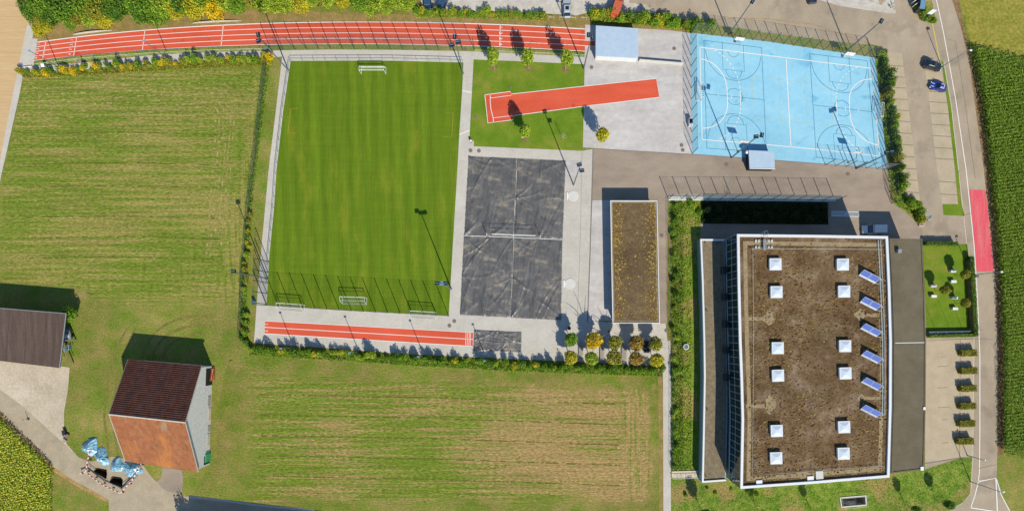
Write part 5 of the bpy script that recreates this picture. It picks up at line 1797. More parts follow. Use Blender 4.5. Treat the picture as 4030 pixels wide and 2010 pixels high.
# trees in the small square, below the hall, off the bottom edge
sq = [(3759, 1085, 'nearest the road lamp'), (3680, 1144, 'in the middle'), (3759, 1194, 'lowest')]
for i, (x, y, w_) in enumerate(sq):
    t = make_tree('lawn_tree', 'small round olive tree on the square lawn, %s' % w_, G(x, y), ball[i], 'olive', 2.2, .06, (1.0, 1.0, 1.25), 'trees on the square lawn', crown_r=.8)
    put_crown(t, 3.1)
for i, (x, y, s, w_) in enumerate(((2755, 1999, 1.15, 'nearest the path'), (2979, 2004, .8, 'below the left part of the hall'), (3189, 2004, .75, 'below the middle of the hall'), (3559, 1981, .8, 'right of the light well'), (3682, 1965, .9, 'nearest the road'))):
    t = make_tree('lawn_tree', 'dark young tree on the rough lawn, %s' % w_, G(x, y), oval[i % 3], 'dark', 2.2, .07, s, 'trees below the sports hall', crown_r=.8)
    put_crown(t, 3.0 + s * 1.2)
t = make_tree('yard_tree', 'tree standing below the bottom road beside the house', G(770, 2125), oval[0], 'dark', 3.0, .15, 1.9, None, crown_r=1.5)
put_crown(t, 5.5)
t = make_tree('yard_tree', 'leafy green tree beside the long shed', G(304, 1244), oval[1], 'green', 1.5, .1, (1.35, 1.7, 1.1), None, crown_r=1.0)
put_crown(t, 2.6)

# wood along the top left edge: every crown its own tree
wt = [(120, 40, 2.6, 'dark'), (168, 30, 2.6, 'green'), (200, 58, 2.2, 'dark'), (150, 92, 1.7, 'olive'), (175, 112, 1.5, 'gold'), (148, 132, 1.2, 'gold'), (256, 22, 2.9, 'dark'), (250, 60, 2.0, 'green'), (318, 36, 2.0, 'olive'), (352, 22, 2.6, 'green'), (378, 58, 2.4, 'olive'), (352, 82, 1.8, 'lime'), (404, 86, 1.9, 'gold'), (440, 50, 2.3, 'dark'), (470, 20, 2.2, 'dark'), (384, 2, 1.8, 'lime'), (430, 0, 2.2, 'green'),
      (532, 30, 2.6, 'green'), (580, 18, 2.8, 'green'), (560, 58, 2.4, 'dark'), (620, 60, 2.2, 'green'), (650, 20, 2.6, 'lime'), (690, 52, 2.0, 'gold'), (716, 24, 2.5, 'dark'), (760, 40, 2.4, 'gold'), (800, 14, 2.3, 'green'), (850, 34, 2.2, 'yellow'), (890, 12, 2.3, 'lime'), (930, 22, 2.2, 'green'), (982, 8, 1.9, 'olive'), (1040, 16, 2.2, 'lime'), (1080, 22, 2.0, 'lime'), (1130, 14, 2.0, 'lime'), (1190, 18, 2.0, 'gold'), (1225, 4, 1.8, 'lime'), (1290, 8, 1.7, 'lime'), (1345, 10, 1.7, 'gold'), (1420, 18, 2.0, 'green'), (1460, 38, 1.6, 'lime'), (1490, 14, 2.0, 'lime'), (1520, 42, 1.4, 'lime'), (1560, 12, 2.0, 'lime'), (1600, 24, 1.5, 'lime'), (300, 88, 1.3, 'olive'), (276, 104, 1.1, 'green')]
kindw = {'dark': 'deep green', 'olive': 'olive', 'gold': 'yellow green', 'green': 'mid green', 'lime': 'lime green', 'yellow': 'bright yellow', 'rust': 'rusty brown', 'shade': 'dark'}
for i, (x, y, r, lf) in enumerate(wt):
    r, y = r * .86, y - 9
    hh = r * 1.0 + .4
    t = make_tree('broadleaf_tree', '%s tree in the wooded strip along the top left edge' % kindw[lf], G(x, y, hh), wood[i % 4], lf, hh * .8, .13, (r * 1.08, r * 1.08, r * 1.05), '%s trees of the top left wood' % kindw[lf], rz=i * 2.1, crown_r=r * .7)
    put_crown(t, hh)


def shrubs(px, n, spread, size, leafs, label, group, seed, hgt=1.0):
    g = random.Random(seed)
    pts = along([G(*p) for p in px], .05)
    for k in range(n):
        f = (k + g.uniform(-.35, .35)) / max(1, n - 1)
        p = pts[int(max(0, min(1, f)) * (len(pts) - 1))]
        s = g.uniform(*size)
        lf = g.choice(leafs)
        o = bpy.data.objects.new('shrub', g.choice(bush))
        col.objects.link(o)
        o.location = (p[0] + g.uniform(-spread, spread), p[1] + g.uniform(-spread, spread), 0)
        o.rotation_euler = (0, 0, g.uniform(0, 6.28))
        o.scale = (s * g.uniform(.85, 1.2), s * g.uniform(.85, 1.2), s * hgt * g.uniform(.8, 1.5))
        setmat(o, L[lf])
        tag(o, '%s shrub %s' % (kindw[lf], label), 'shrub', '%s shrubs %s' % (kindw[lf], group))


mixy = ['green', 'gold', 'lime', 'lime', 'olive', 'green', 'green', 'gold', 'yellow']
shrubs([(95, 292), (330, 276), (560, 254), (830, 240), (1060, 232)], 54, .5, (.45, .85), mixy, 'below the long track path', 'below the long track path', 1, 1.25)
shrubs([(1645, 56), (1800, 54), (2020, 60), (2150, 66)], 28, .45, (.5, .85), ['green', 'gold', 'lime', 'green', 'olive'], 'below the gravel parking', 'below the gravel parking', 2, 1.1)
shrubs([(2330, 66), (2420, 74), (2560, 84), (2700, 104), (2800, 120)], 36, .75, (.7, 1.05), ['green', 'lime', 'green', 'dark', 'gold', 'olive'], 'behind the blue roofed store', 'behind the blue roofed store', 3, 1.3)
shrubs([(1000, 1366), (1302, 1388), (1599, 1410), (2020, 1432), (2300, 1444), (2600, 1450)], 78, .5, (.5, .95), ['green', 'green', 'dark', 'lime', 'green', 'gold', 'green'], 'below the lower track', 'below the lower track', 4, 1.45)
shrubs([(985, 850), (978, 960), (970, 1060), (965, 1130)], 13, .4, (.45, .8), ['olive', 'lime', 'gold', 'dark', 'olive'], 'along the green screen fence', 'along the green screen fence', 5, 1.1)
shrubs([(972, 1230), (966, 1290), (962, 1330), (978, 1360)], 10, .5, (.5, .85), ['olive', 'lime', 'green', 'dark'], 'at the screen fence foot', 'at the screen fence foot', 6)
shrubs([(1050, 226), (1062, 256)], 3, .3, (.55, .75), ['gold', 'olive'], 'at the upper end of the screen fence', 'at the upper end of the screen fence', 66)
shrubs([(3466, 205), (3482, 300), (3500, 430), (3516, 560), (3530, 680), (3548, 760)], 34, .55, (.6, 1.0), ['dark', 'green', 'dark', 'olive', 'lime'], 'in the court hedge', 'between court and car park', 7, 1.5)
shrubs([(3568, 790), (3600, 815), (3616, 850), (3622, 880)], 12, .6, (.6, .95), ['green', 'lime', 'olive'], 'at the lower end of the car park', 'at the lower end of the car park', 8, 1.3)
shrubs([(2648, 800), (2652, 1000), (2655, 1300), (2655, 1600), (2656, 1830)], 28, .55, (.4, .85), ['dark', 'green', 'green', 'lime'], 'at the foot of the bank fence', 'at the foot of the bank fence', 9, 1.0)
shrubs([(2720, 800), (2740, 830)], 5, .6, (.5, .9), ['dark', 'gold', 'green'], 'at the top of the weedy bank', 'at the top of the weedy bank', 10)
shrubs([(2780, 835), (3000, 838), (3240, 840)], 14, 1.6, (.6, 1.1), ['shade'], 'in the shaded hall bed', 'in the shaded hall bed', 11)  # these shrubs carry the hall's shade in their leaf colour
shrubs([(3608, 20), (3630, 60), (3660, 80)], 10, .7, (.45, .75), ['green', 'olive', 'lime'], 'on the planted traffic island', 'on the planted traffic island', 12)
shrubs([(2690, 1960), (2850, 1915), (3000, 1935)], 6, 1.2, (.3, .6), ['green', 'lime'], 'on the rough lawn below the hall', 'on the rough lawn below the hall', 13, .7)

# clipped hedges
hedgem = leaf_mesh('hedge_leaves', 100, 1, 1, 1, 0, .1, 1, L['dark'])


def box_hedge(name, px0, px1, wd, h, label, leaf, group=None, seed=0, rot=None):
    """clipped hedge: leaves spread over the surface and inside of a long block"""
    a, b = Vector(G(*px0)), Vector(G(*px1))
    c = (a + b) / 2
    ln = (b - a).length
    g = np.random.default_rng(seed + 5)
    n = int((ln * wd + 2 * (ln + wd) * h) * 75)
    p = (g.random((n, 3)) - .5) * np.array([ln, wd, h])
    ax = g.integers(0, 5, n)
    top = g.random(n) < .5
    sgn = np.where(g.random(n) < .5, -1, 1)
    for i, (dim, ext) in enumerate(((0, ln), (1, wd))):
        sel = (~top) & (ax % 2 == i)
        p[sel, dim] = sgn[sel] * ext / 2 * g.uniform(.9, 1.03, sel.sum())
    p[top, 2] = h / 2 * g.uniform(.85, 1.1, top.sum())
    p[:, 2] += h / 2
    d = g.normal(size=(n, 3)) + np.array([0, 0, .8])
    d /= np.linalg.norm(d, axis=1)[:, None]
    u = np.cross(d, g.normal(size=(n, 3)))
    u /= np.linalg.norm(u, axis=1)[:, None]
    w_ = np.cross(d, u)
    s = .1 * g.uniform(.6, 1.4, n)[:, None]
    v = np.stack([p - u * s, p - w_ * s * .7, p + u * s, p + w_ * s * .7], 1).reshape(-1, 3)
    me = bpy.data.meshes.new('foliage')
    me.from_pydata(v.tolist(), [], [(4 * i, 4 * i + 1, 4 * i + 2, 4 * i + 3) for i in range(n)])
    me.materials.append(L[leaf])
    t = thing(name, label, 'hedge', (c.x, c.y), math.atan2(b.y - a.y, b.x - a.x), group)
    o = bpy.data.objects.new('foliage', me)
    col.objects.link(o)
    o.parent = t
    MB().box(0, 0, .1, h * .86, ln * .94, wd * .8).build('inner_branches', 'trunk', t)
    return t


wd6 = ['topmost', 'second from the top', 'third from the top', 'fourth from the top', 'fifth from the top', 'lowest']
for i, (x, y) in enumerate(((3815, 1388), (3815, 1458), (3814, 1528), (3811, 1597), (3808, 1666), (3802, 1735))):
    p0 = lowered([(x - 30, y + 1), (x + 30, y - 1)], 1.2)
    box_hedge('hedge_block', p0[0], p0[1], 1.4, 1.3, 'clipped hedge block between car park and road, %s of six' % wd6[i], 'olive', 'hedge blocks beside the lower car park', i)
box_hedge('hedge', (3806, 1015), (3824, 1318), .9, 1.5, 'clipped hedge along the road side of the square lawn', 'dark', None, 20)
box_hedge('hedge', (3632, 960), (3752, 962), .8, 1.4, 'clipped hedge along the top of the square lawn', 'dark', None, 21)
box_hedge('hedge', (3648, 1322), (3822, 1318), .6, 1.2, 'clipped hedge behind the white slatted bench wall', 'green', None, 22)


def undergrowth(name, px, n, h, size, leaf, label, cat, seed, spread=0.0):
    """loose mass of weeds and grasses, leaf by leaf"""
    g = np.random.default_rng(seed)
    poly = [G(*p) for p in px]
    xs, ys = [p[0] for p in poly], [p[1] for p in poly]
    x, y = g.uniform(min(xs), max(xs), n * 3), g.uniform(min(ys), max(ys), n * 3)
    k = in_poly(x, y, poly)
    x, y = x[k][:n], y[k][:n]
    lump = .5 + .5 * np.sin(x * 1.7 + 2 * np.sin(y * .9)) * np.sin(y * 1.3 + 1.7 * np.sin(x * .7))
    keep = g.random(len(x)) < .35 + .65 * lump
    x, y, lump = x[keep], y[keep], lump[keep]
    m = len(x)
    c = np.stack([x, y, g.uniform(.05, 1, m) * h * (.35 + lump)], 1)
    d = g.normal(size=(m, 3)) + np.array([0, 0, .7])
    d /= np.linalg.norm(d, axis=1)[:, None]
    u = np.cross(d, g.normal(size=(m, 3)))
    u /= np.linalg.norm(u, axis=1)[:, None]
    w_ = np.cross(d, u)
    s = size * g.uniform(.6, 1.5, m)[:, None]
    v = np.stack([c - u * s, c - w_ * s * .5, c + u * s, c + w_ * s * .5], 1).reshape(-1, 3)
    return quads_object(name, v, L[leaf], label, cat)


undergrowth('bank_weeds', [(2645, 792), (2756, 792), (2756, 885), (2722, 900), (2722, 1848), (2646, 1848)], 13000, .5, .13, 'lime', 'lush weeds over the bank beside the hall', 'weeds', 1)
undergrowth('bank_weeds', [(2640, 792), (2690, 800), (2690, 1840), (2642, 1840)], 9000, .9, .13, 'dark', 'darker weeds along the bank fence', 'weeds', 2)
undergrowth('bed_plants', [(2760, 796), (3254, 800), (3256, 878), (2760, 876)], 12000, .8, .16, 'shade', 'low plants with shade in their colour filling the bed above the hall', 'plants', 3)
undergrowth('lower_weeds', [(985, 1358), (1302, 1378), (1599, 1400), (2020, 1420), (2608, 1446), (2606, 1482), (2020, 1462), (1599, 1438), (1302, 1418), (985, 1398)], 26000, .55, .13, 'green', 'tangled weeds under the lower shrub row', 'weeds', 4)
undergrowth('upper_weeds', [(92, 290), (330, 278), (560, 256), (830, 242), (1080, 234), (1060, 262), (830, 268), (560, 284), (330, 300), (92, 308)], 13000, .4, .12, 'olive', 'yellowish weeds under the upper shrub row', 'weeds', 5)
undergrowth('bank_grasses', [(1640, 50), (1800, 50), (2150, 62), (2150, 84), (1800, 74), (1640, 72)], 5000, .4, .12, 'lime', 'grasses below the gravel parking', 'weeds', 6)
undergrowth('bank_grasses', [(2325, 58), (2560, 70), (2800, 104), (2800, 136), (2560, 104), (2325, 92)], 9000, .5, .13, 'lime', 'grasses behind the blue roofed store', 'weeds', 7)
undergrowth('lawn_weeds', [(2650, 1885), (2770, 1915), (2920, 1935), (3500, 1885), (3640, 1850), (3780, 1806), (3820, 1810), (3815, 1935), (3780, 1975), (3600, 2020), (3420, 2020), (3420, 1940), (3295, 1945), (3295, 2020), (2650, 2020)], 5500, .16, .11, 'green', 'tufts in the rough lawn below the hall', 'weeds', 8)
undergrowth('verge_weeds', [(3780, 90), (3800, 92), (3845, 290), (3880, 480), (3905, 700), (3935, 1035), (3948, 1340), (3948, 1780), (3932, 1780), (3930, 1340), (3920, 1035), (3890, 700), (3862, 480), (3828, 290)], 6000, .3, .12, 'olive', 'weeds on the verge before the maize', 'weeds', 9)
undergrowth('wood_floor', [(130, 40), (300, 70), (420, 70), (560, 60), (900, 40), (1640, 34), (1640, -40), (130, -40)], 12000, .9, .17, 'olive', 'scrub between the trunks of the top left wood', 'scrub', 10)
undergrowth('fence_weeds', [(1040, 262), (1062, 262), (1046, 400), (1024, 560), (1004, 720), (990, 860), (980, 1000), (974, 1150), (968, 1330), (946, 1330), (952, 1150), (960, 1000), (972, 860), (990, 720), (1008, 560), (1026, 400)], 9000, .55, .13, 'green', 'green growth along the screen fence', 'weeds', 12)
undergrowth('hedge_foot', [(3450, 225), (3486, 215), (3520, 420), (3548, 700), (3562, 775), (3625, 805), (3628, 875), (3560, 825), (3506, 790), (3492, 640)], 9000, .6, .13, 'green', 'low growth under the court hedge', 'weeds', 11)
# ================================================================ CROPS
def rows_in(poly, dx, dy, ang, jit, g):
    xs, ys = [p[0] for p in poly], [p[1] for p in poly]
    cx, cy = (min(xs) + max(xs)) / 2, (min(ys) + max(ys)) / 2
    ext = math.hypot(max(xs) - min(xs), max(ys) - min(ys)) / 2
    a, b = np.meshgrid(np.arange(-ext, ext, dx), np.arange(-ext, ext, dy))
    a, b = a.ravel() + g.normal(0, jit, a.size), b.ravel() + g.normal(0, jit, a.size)
    x, y = cx + a * math.cos(ang) - b * math.sin(ang), cy + a * math.sin(ang) + b * math.cos(ang)
    k = in_poly(x, y, poly)
    return x[k], y[k]


def crop(poly_px, dx, dy, ang, h, blades, size, seed, up=.35):
    g = np.random.default_rng(seed)
    x, y = rows_in([G(*p) for p in poly_px], dx, dy, ang, .05, g)
    n = len(x)
    V = []
    for k in range(blades):
        az = g.uniform(0, 2 * math.pi, n)
        z0 = g.uniform(.45, 1.0, n) * h
        ln = size * g.uniform(.7, 1.3, n)
        d = np.stack([np.cos(az), np.sin(az), g.uniform(-.2, .6, n)], 1)
        s = np.stack([-np.sin(az), np.cos(az), g.uniform(-.5, .5, n)], 1)
        c = np.stack([x, y, z0], 1)
        wdt = (.055 + .05 * g.random(n))[:, None]
        e = c + d * ln[:, None]
        mid = c + d * (ln * .5)[:, None] + np.array([0, 0, .05])
        V.append(np.stack([c - s * wdt * .6, mid - s * wdt, e - np.array([0, 0, .15]), mid + s * wdt], 1))
    return np.concatenate(V).reshape(-1, 3), n


corn_poly = lowered([(3829, 196), (3832, 186), (4030, 237), (4250, 300), (4250, 1830), (4030, 1798), (3950, 1786), (3950, 1340), (3934, 1035), (3904, 670), (3862, 355)], 1.0)
cv, cn = crop(corn_poly, .2, .7, R(8), 2.1, 8, .42, 3)
quads_object('maize_field', cv, L['corn'], 'dense rows of green maize along the right edge', 'maize')
gt = np.random.default_rng(12)
tx_, ty_ = rows_in([G(*p_) for p_ in corn_poly], .3, .75, R(8), .04, gt)
nt_ = len(tx_)
az_ = gt.uniform(0, 6.28, nt_)
tc_ = np.stack([tx_, ty_, gt.uniform(2.0, 2.35, nt_)], 1)
tu_ = np.stack([np.cos(az_), np.sin(az_), gt.uniform(-.3, .3, nt_)], 1) * .13
tv_ = np.stack([-np.sin(az_), np.cos(az_), gt.uniform(-.5, .5, nt_)], 1) * .05
quads_object('maize_tassels', np.stack([tc_ - tu_, tc_ - tv_, tc_ + tu_, tc_ + tv_], 1).reshape(-1, 3), leafmat('maize_tassels', [(140, 150, 50), (170, 172, 76), (190, 184, 100)], .2, 1.2), 'pale tassels above the maize rows', 'maize')
st_poly = lowered([(0, 1655), (-140, 1560), (-140, 2160), (188, 2160), (190, 2010), (194, 1844), (130, 1782), (68, 1722)], 1.5)
gsf = np.random.default_rng(9)
sv, sn = crop(st_poly, .42, .62, R(12), 1.35, 8, .45, 4)
quads_object('sunflower_leaves', sv, L['lime'], 'leaves of the sunflower crop in the bottom left corner', 'sunflower')
x, y = rows_in([G(*p) for p in st_poly], .42, .5, R(12), .1, gsf)
n = len(x)
hx, hy, hz_ = x, y, gsf.uniform(1.35, 1.75, n)
V = []
for k in range(3):
    a = gsf.uniform(0, 3.14, n)
    r = .125 * gsf.uniform(.7, 1.3, n)
    tl_ = gsf.normal(0, .35, (n, 2))
    ux = np.stack([np.cos(a), np.sin(a), tl_[:, 0]], 1) * r[:, None]
    uy = np.stack([-np.sin(a), np.cos(a), tl_[:, 1]], 1) * r[:, None]
    c = np.stack([hx, hy - .05, hz_ + k * .01], 1)
    V.append(np.stack([c - ux, c - uy, c + ux, c + uy], 1))
quads_object('sunflower_heads', np.concatenate(V).reshape(-1, 3), leafmat('sunflower_petals', [(176, 180, 40), (220, 210, 64), (240, 226, 104)], .2, 1.15), 'yellow heads of the sunflower crop in the bottom left corner', 'sunflower')

# ================================================================ SMALL THINGS
# benches under the ball trees
def make_bench(l_, w_, label, px, mat='timber', rz=0.0):
    t = thing('bench', label, 'bench', G(*px), rz, 'timber benches under the ball trees')
    n = max(3, int(w_ / .17))
    for k in range(n):
        MB().box(-w_ / 2 + (k + .5) * w_ / n, 0, .4, .46, w_ / n - .03, l_).build('slat', mat, t)
    for s in (-1, 1):
        MB().box(0, s * l_ * .38, 0, .395, w_ * .8, .12).build('leg', 'concreteblock', t)
    return t


make_bench(2.8, 1.0, 'timber bench between the two left columns of ball trees', (2286, 1374))
make_bench(5.2, .95, 'long timber bench beside the bright yellow ball tree', (2369, 1376))
make_bench(3.1, 1.1, 'timber bench between the olive and rusty ball trees', (2455, 1389))
make_bench(2.6, 1.3, 'dark timber table bench between the right ball trees', (2543, 1364), 'darkbox')
# seat blocks on the square lawn
for i, (x, y, w_) in enumerate(((3755, 1066, 'upper right'), (3756, 1107, 'second right'), (3678, 1124, 'upper left'), (3678, 1165, 'lower left'), (3761, 1171, 'third right'), (3762, 1214, 'lowest right'))):
    gx, gy = G(x, y, .9)
    t = thing('seat_block', 'pale concrete seat block on the square lawn, %s one' % w_, 'seat', (gx, gy), R(-3), 'seat blocks on the square lawn')
    MB().box(0, 0, 0, .75, 1.1, .5).build('block', 'concreteblock', t, bevel=.02)
    MB().box(0, 0, .752, .80, 1.14, .54).build('slab', 'whitepaint', t)
# slatted bench wall
wb = G(3730, 1310)
wl_ = thing('slat_wall', 'low wall topped with white slats at the foot of the square lawn', 'wall', wb)
MB().box(0, .25, 0, .8, 9.2, .35, R(1)).build('backing', 'mast', wl_)
for k in range(24):
    if k % 5 == 3:
        continue
    MB().box(-4.4 + k * .36, -.12, 0, .45 + .05 * (k % 3), .22, .3, R(1)).build('slat', 'whitepaint' if k % 3 else 'steel', wl_)
for i, x in enumerate((3680, 3738, 3788)):
    t = thing('flagpole', 'slender bare flagpole in front of the slat wall, %s of three' % ('left', 'middle', 'right')[i], 'flagpole', G(x, 1296), 0, 'flagpoles on the square lawn')
    MB().cyl(0, 0, 0, .12, .12, 8).build('base', 'mast', t)
    MB().cyl(0, 0, .12, 5.8, .035, 6, .02).build('pole', 'fence', t)
    MB().ball(0, 0, 5.83, .04, .04, .04, 6, 4).build('finial', 'steel', t)
# cart / cabinet by the court fence
cbx = thing('ice_cream_cabinet', 'white cabinet with dark glass top beside the court fence', 'cabinet', G(2717, 482, .8), R(4))
MB().box(0, 0, .12, 1.25, .8, 1.7, top=.95).build('body', 'whitepaint', cbx, bevel=.05)
MB().box(.05, .15, 1.255, 1.33, .66, 1.0).build('glass_lid', 'carglass', cbx)
MB().box(0, .72, 1.255, 1.36, .75, .14).build('handle_bar', 'whitepaint', cbx)
for s in (-1, 1):
    MB().tube([(s * .36, -.6, .12), (s * .42, -.6, .12)], .12, 10).build('wheel', 'tyre', cbx)
# waste bin and post at the notched lawn corner
wbn = thing('waste_bin', 'slim waste bin with white lid at the notched lawn corner', 'bin', G(1854, 559))
MB().cyl(0, 0, .05, .95, .24, 12).build('drum', 'mast', wbn)
MB().cyl(0, 0, .955, 1.05, .26, 12, .18).build('lid', 'whitepaint', wbn)
for a in (0, 2.1, 4.2):
    MB().cyl(.2 * math.cos(a), .2 * math.sin(a), 0, .05, .03, 6).build('foot', 'mast', wbn)
wb2 = thing('waste_bin', 'blue waste bin in the dry grass left of the lower pitch corner', 'bin', G(1003, 1188))
MB().box(0, 0, .06, 1.0, .5, .5, top=1.1).build('drum', 'bin', wb2)
MB().box(0, 0, 1.005, 1.07, .6, .6).build('lid', 'bin', wb2)
MB().cyl(.35, -.05, 0, .9, .04, 6).build('post', 'whitepaint', wb2)
rb = thing('round_bin', 'round dark bin in front of the left ball tree', 'bin', G(2239, 1291))
MB().cyl(0, 0, 0, .75, .34, 16, .38).build('drum', 'darkbox', rb)
MB().tube([(.36 * math.cos(a), .36 * math.sin(a), .77) for a in np.linspace(0, 6.283, 17)], .03, 5).build('rim', 'mast', rb)
sp2 = thing('water_tank', 'round white tank with dark opening on the weedy bank', 'tank', G(2700, 1364, .6))
MB().cyl(0, 0, 0, .8, .62, 20).build('drum', 'whitepaint', sp2)
MB().cyl(0, 0, .802, .82, .48, 20).build('lid', 'mast', sp2)
# info panel and cabinets on the traffic island
ip = thing('info_board', 'white slanted panel on posts at the road side of the island', 'sign', G(3668, 47, 2.4))
q4 = [G(x, y, 2.4) for x, y in ((3649, 54), (3667, 58), (3688, 42), (3671, 37))]
o_ = G(3668, 47, 2.4)
MB().prism(q4, 2.34, 2.42, True).build('panel', 'whitepaint', ip, o_)
for p in (q4[0], q4[1], q4[2]):
    r_ = lerp(p, o_, .2)
    MB().cyl(r_[0], r_[1], 0, 2.34, .05, 6).build('post', 'steel', ip, o_)
for i, (x, y, a, w_) in enumerate(((3600, 5, 35, 'upper'), (3605, 18, 35, 'lower'))):
    t = thing('poster_stand', 'narrow white board on the traffic island, the %s one' % w_, 'sign', G(x, y, 1.2), R(a), 'white boards on the traffic island')
    MB().box(0, 0, .5, 1.6, .95, .12).build('board', 'whitepaint', t)
    for s in (-1, 1):
        MB().cyl(s * .4, 0, 0, .5, .03, 6).build('post', 'steel', t)
cbn = thing('bus_shelter', 'grey blue shelter box on the traffic island at the top edge', 'shelter', G(3634, 6, 2.2), R(-8))
MB().box(0, 0, 2.1, 2.25, 1.1, 3.2).build('roof', 'lampface', cbn)
MB().box(-.45, 0, .1, 2.08, .08, 3.0).build('rear_wall', 'carglass', cbn)
for s in (-1, 1):
    MB().box(0, s * 1.5, .1, 2.08, .9, .06).build('side_wall', 'carglass', cbn)
MB().box(-.15, 0, .42, .48, .4, 2.2).build('bench', 'timber', cbn)
for i, (x, y) in enumerate(((3500, 28), (3511, 20), (3506, 34))):
    t = thing('bollard', 'small pale bollard on the gravel patch by the top road, %s of three' % ('left', 'upper', 'right')[i], 'bollard', G(x, y), 0, 'bollards on the gravel patch')
    MB().cyl(0, 0, 0, .75, .09, 8).build('post', 'concreteblock', t)
    MB().cyl(0, 0, .752, .80, .11, 8, .06).build('cap', 'mast', t)
ps = thing('parking_sign', 'blue parking sign on a thin post at the car park entrance', 'sign', G(3632, 866))
MB().cyl(0, 0, 0, 2.6, .03, 6).build('post', 'steel', ps)
MB().hexa([(-.3, 0, 1.95), (.3, 0, 1.95), (.3, .06, 1.95), (-.3, .06, 1.95)], [(-.3, .45, 2.6), (.3, .45, 2.6), (.3, .51, 2.6), (-.3, .51, 2.6)]).build('plate', 'bin', ps)
pb2 = thing('planter', 'white concrete planter end at the tip of the bed', 'planter', G(3622, 886))
MB().box(0, 0, 0, .5, 1.0, .5).build('trough', 'concreteblock', pb2)
MB().box(0, 0, .45, .505, .85, .35).build('soil', 'soil', pb2)
ub = thing('utility_box', 'small dark cabinet beside the lamp on the road pavement', 'cabinet', G(3842, 1087, .6))
MB().box(0, 0, 0, .95, .55, .5).build('body', 'darkbox', ub)
MB().box(0, 0, .952, 1.0, .62, .56).build('lid', 'mast', ub)
# light gully frame behind the hall
gf = thing('light_shaft_grate', 'white framed steel grate in the asphalt behind the hall', 'grate', G(3326, 842))
for (x, y, sx, sy) in ((0, .52, 5.9, .12), (0, -.52, 5.9, .12), (-2.95, 0, .12, 1.16), (2.95, 0, .12, 1.16)):
    MB().box(x, y, .02, .1, sx, sy, R(-1)).build('frame', 'whitepaint', gf)
MB().box(0, 0, .02, .05, 5.7, .9, R(-1)).build('grate', 'steel', gf)
for y in (-.2, .2):
    MB().box(-1.4, y, .055, .09, 2.9, .05, R(-1)).build('bar', 'whitepaint', gf)
MB().box(.2, .05, .056, .095, .5, .3, R(-1)).build('hatch', 'whitepaint', gf)

# plank bridge to the hall door
br = G(2690, 1862)
bridge = thing('footbridge', 'short plank footbridge from the path to the hall door', 'bridge', br)
for k in range(9):
    x0, x1 = 2642 + k * 11.4, 2642 + (k + 1) * 11.4 - .6
    yy = -k * .3
    MB().prism([G(x0, 1852 + yy), G(x1, 1852 + yy), G(x1, 1879 + yy), G(x0, 1879 + yy)], .1, .2, True).build('plank', 'plank', bridge, br)
for yv in (1850, 1878):
    MB().tube([(*G(2644, yv), 1.1), (*G(2742, yv - 3), 1.1)], .04, 6).build('handrail', 'whitepaint', bridge, br)
    for k in range(6):
        p = G(2645 + k * 19, yv - k * .5)
        MB().cyl(p[0], p[1], .1, 1.1, .03, 6).build('baluster', 'steel', bridge, br)

# open light well below the hall
wc = G(3358, 1971)
well = thing('light_well', 'sunken concrete light well with a steel railing below the hall', 'light well', wc)
WG = [G(*p) for p in WELL]
wn_ = len(WG)
for i in range(wn_):
    a, b = WG[i], WG[(i + 1) % wn_]
    ii = offset_poly(WG, -.25)
    MB().prism([a, b, ii[(i + 1) % wn_], ii[i]], -.05, .14, True).build('rim', 'concreteblock', well, wc)
    MB().add([(*a, .0), (*b, .0), (*b, -2.6), (*a, -2.6)], [(0, 1, 2, 3), (3, 2, 1, 0)]).build('shaft_wall', 'concreteblock', well, wc)
sheet_mesh(WG, -2.6).build('floor', 'concrete', well, wc)
vt = MB()
for k in range(10):
    a0, a1 = math.pi * k / 10, math.pi * (k + 1) / 10
    p0, p1 = lerp(WG[3], WG[2], .04 + .9 * k / 10), lerp(WG[3], WG[2], .04 + .9 * (k + 1) / 10)
    vt.hexa([(p0[0], p0[1] + .1, -2.55), (p1[0], p1[1] + .1, -2.55), (p1[0], p1[1] + .5, -2.55), (p0[0], p0[1] + .5, -2.55)], [(p0[0], p0[1] + .05, -2.5 + 2.2 * math.sin(a0)), (p1[0], p1[1] + .05, -2.5 + 2.2 * math.sin(a1)), (p1[0], p1[1] + .6, -2.55 + 1.2 * math.sin(a1)), (p0[0], p0[1] + .6, -2.55 + 1.2 * math.sin(a0))])
vt.build('concrete_vault', 'concreteblock', well, wc)
RL = [(*p, 1.05) for p in offset_poly(WG, -.2)]
MB().tube(RL + [RL[0]], .03, 5).build('railing', 'railgreen', well, wc)
for p in RL:
    MB().cyl(p[0], p[1], .14, 1.05, .03, 6).build('railing_post', 'railgreen', well, wc)

# ================================================================ EXCAVATION BY THE LANE
for nm, pit, w_ in (('excavation_pit', PIT_A, 'left'), ('excavation_pit', PIT_B, 'right')):
    pg_ = [G(*p) for p in pit]
    c0 = G(*pit[0])
    t = thing(nm, 'dark open excavation pit in the lane, the %s one' % w_, 'pit', c0, 0, 'pits in the farm lane')
    mb = MB()
    n = len(pg_)
    for i in range(n):
        a, b = pg_[i], pg_[(i + 1) % n]
        mb.add([(*a, .02), (*b, .02), (*b, -2.4), (*a, -2.4)], [(0, 1, 2, 3), (3, 2, 1, 0)])
    mb.build('earth_wall', 'soil', t, c0)
    sheet_mesh(pg_, -2.4).build('pit_floor', 'soil', t, c0)
    a, b = lerp(pg_[0], pg_[-1], .4), lerp(pg_[1], pg_[2], .8)
    MB().tube([(*a, -.9), (*b, -.9)], .16, 8).build('exposed_pipe', 'black', t, c0)


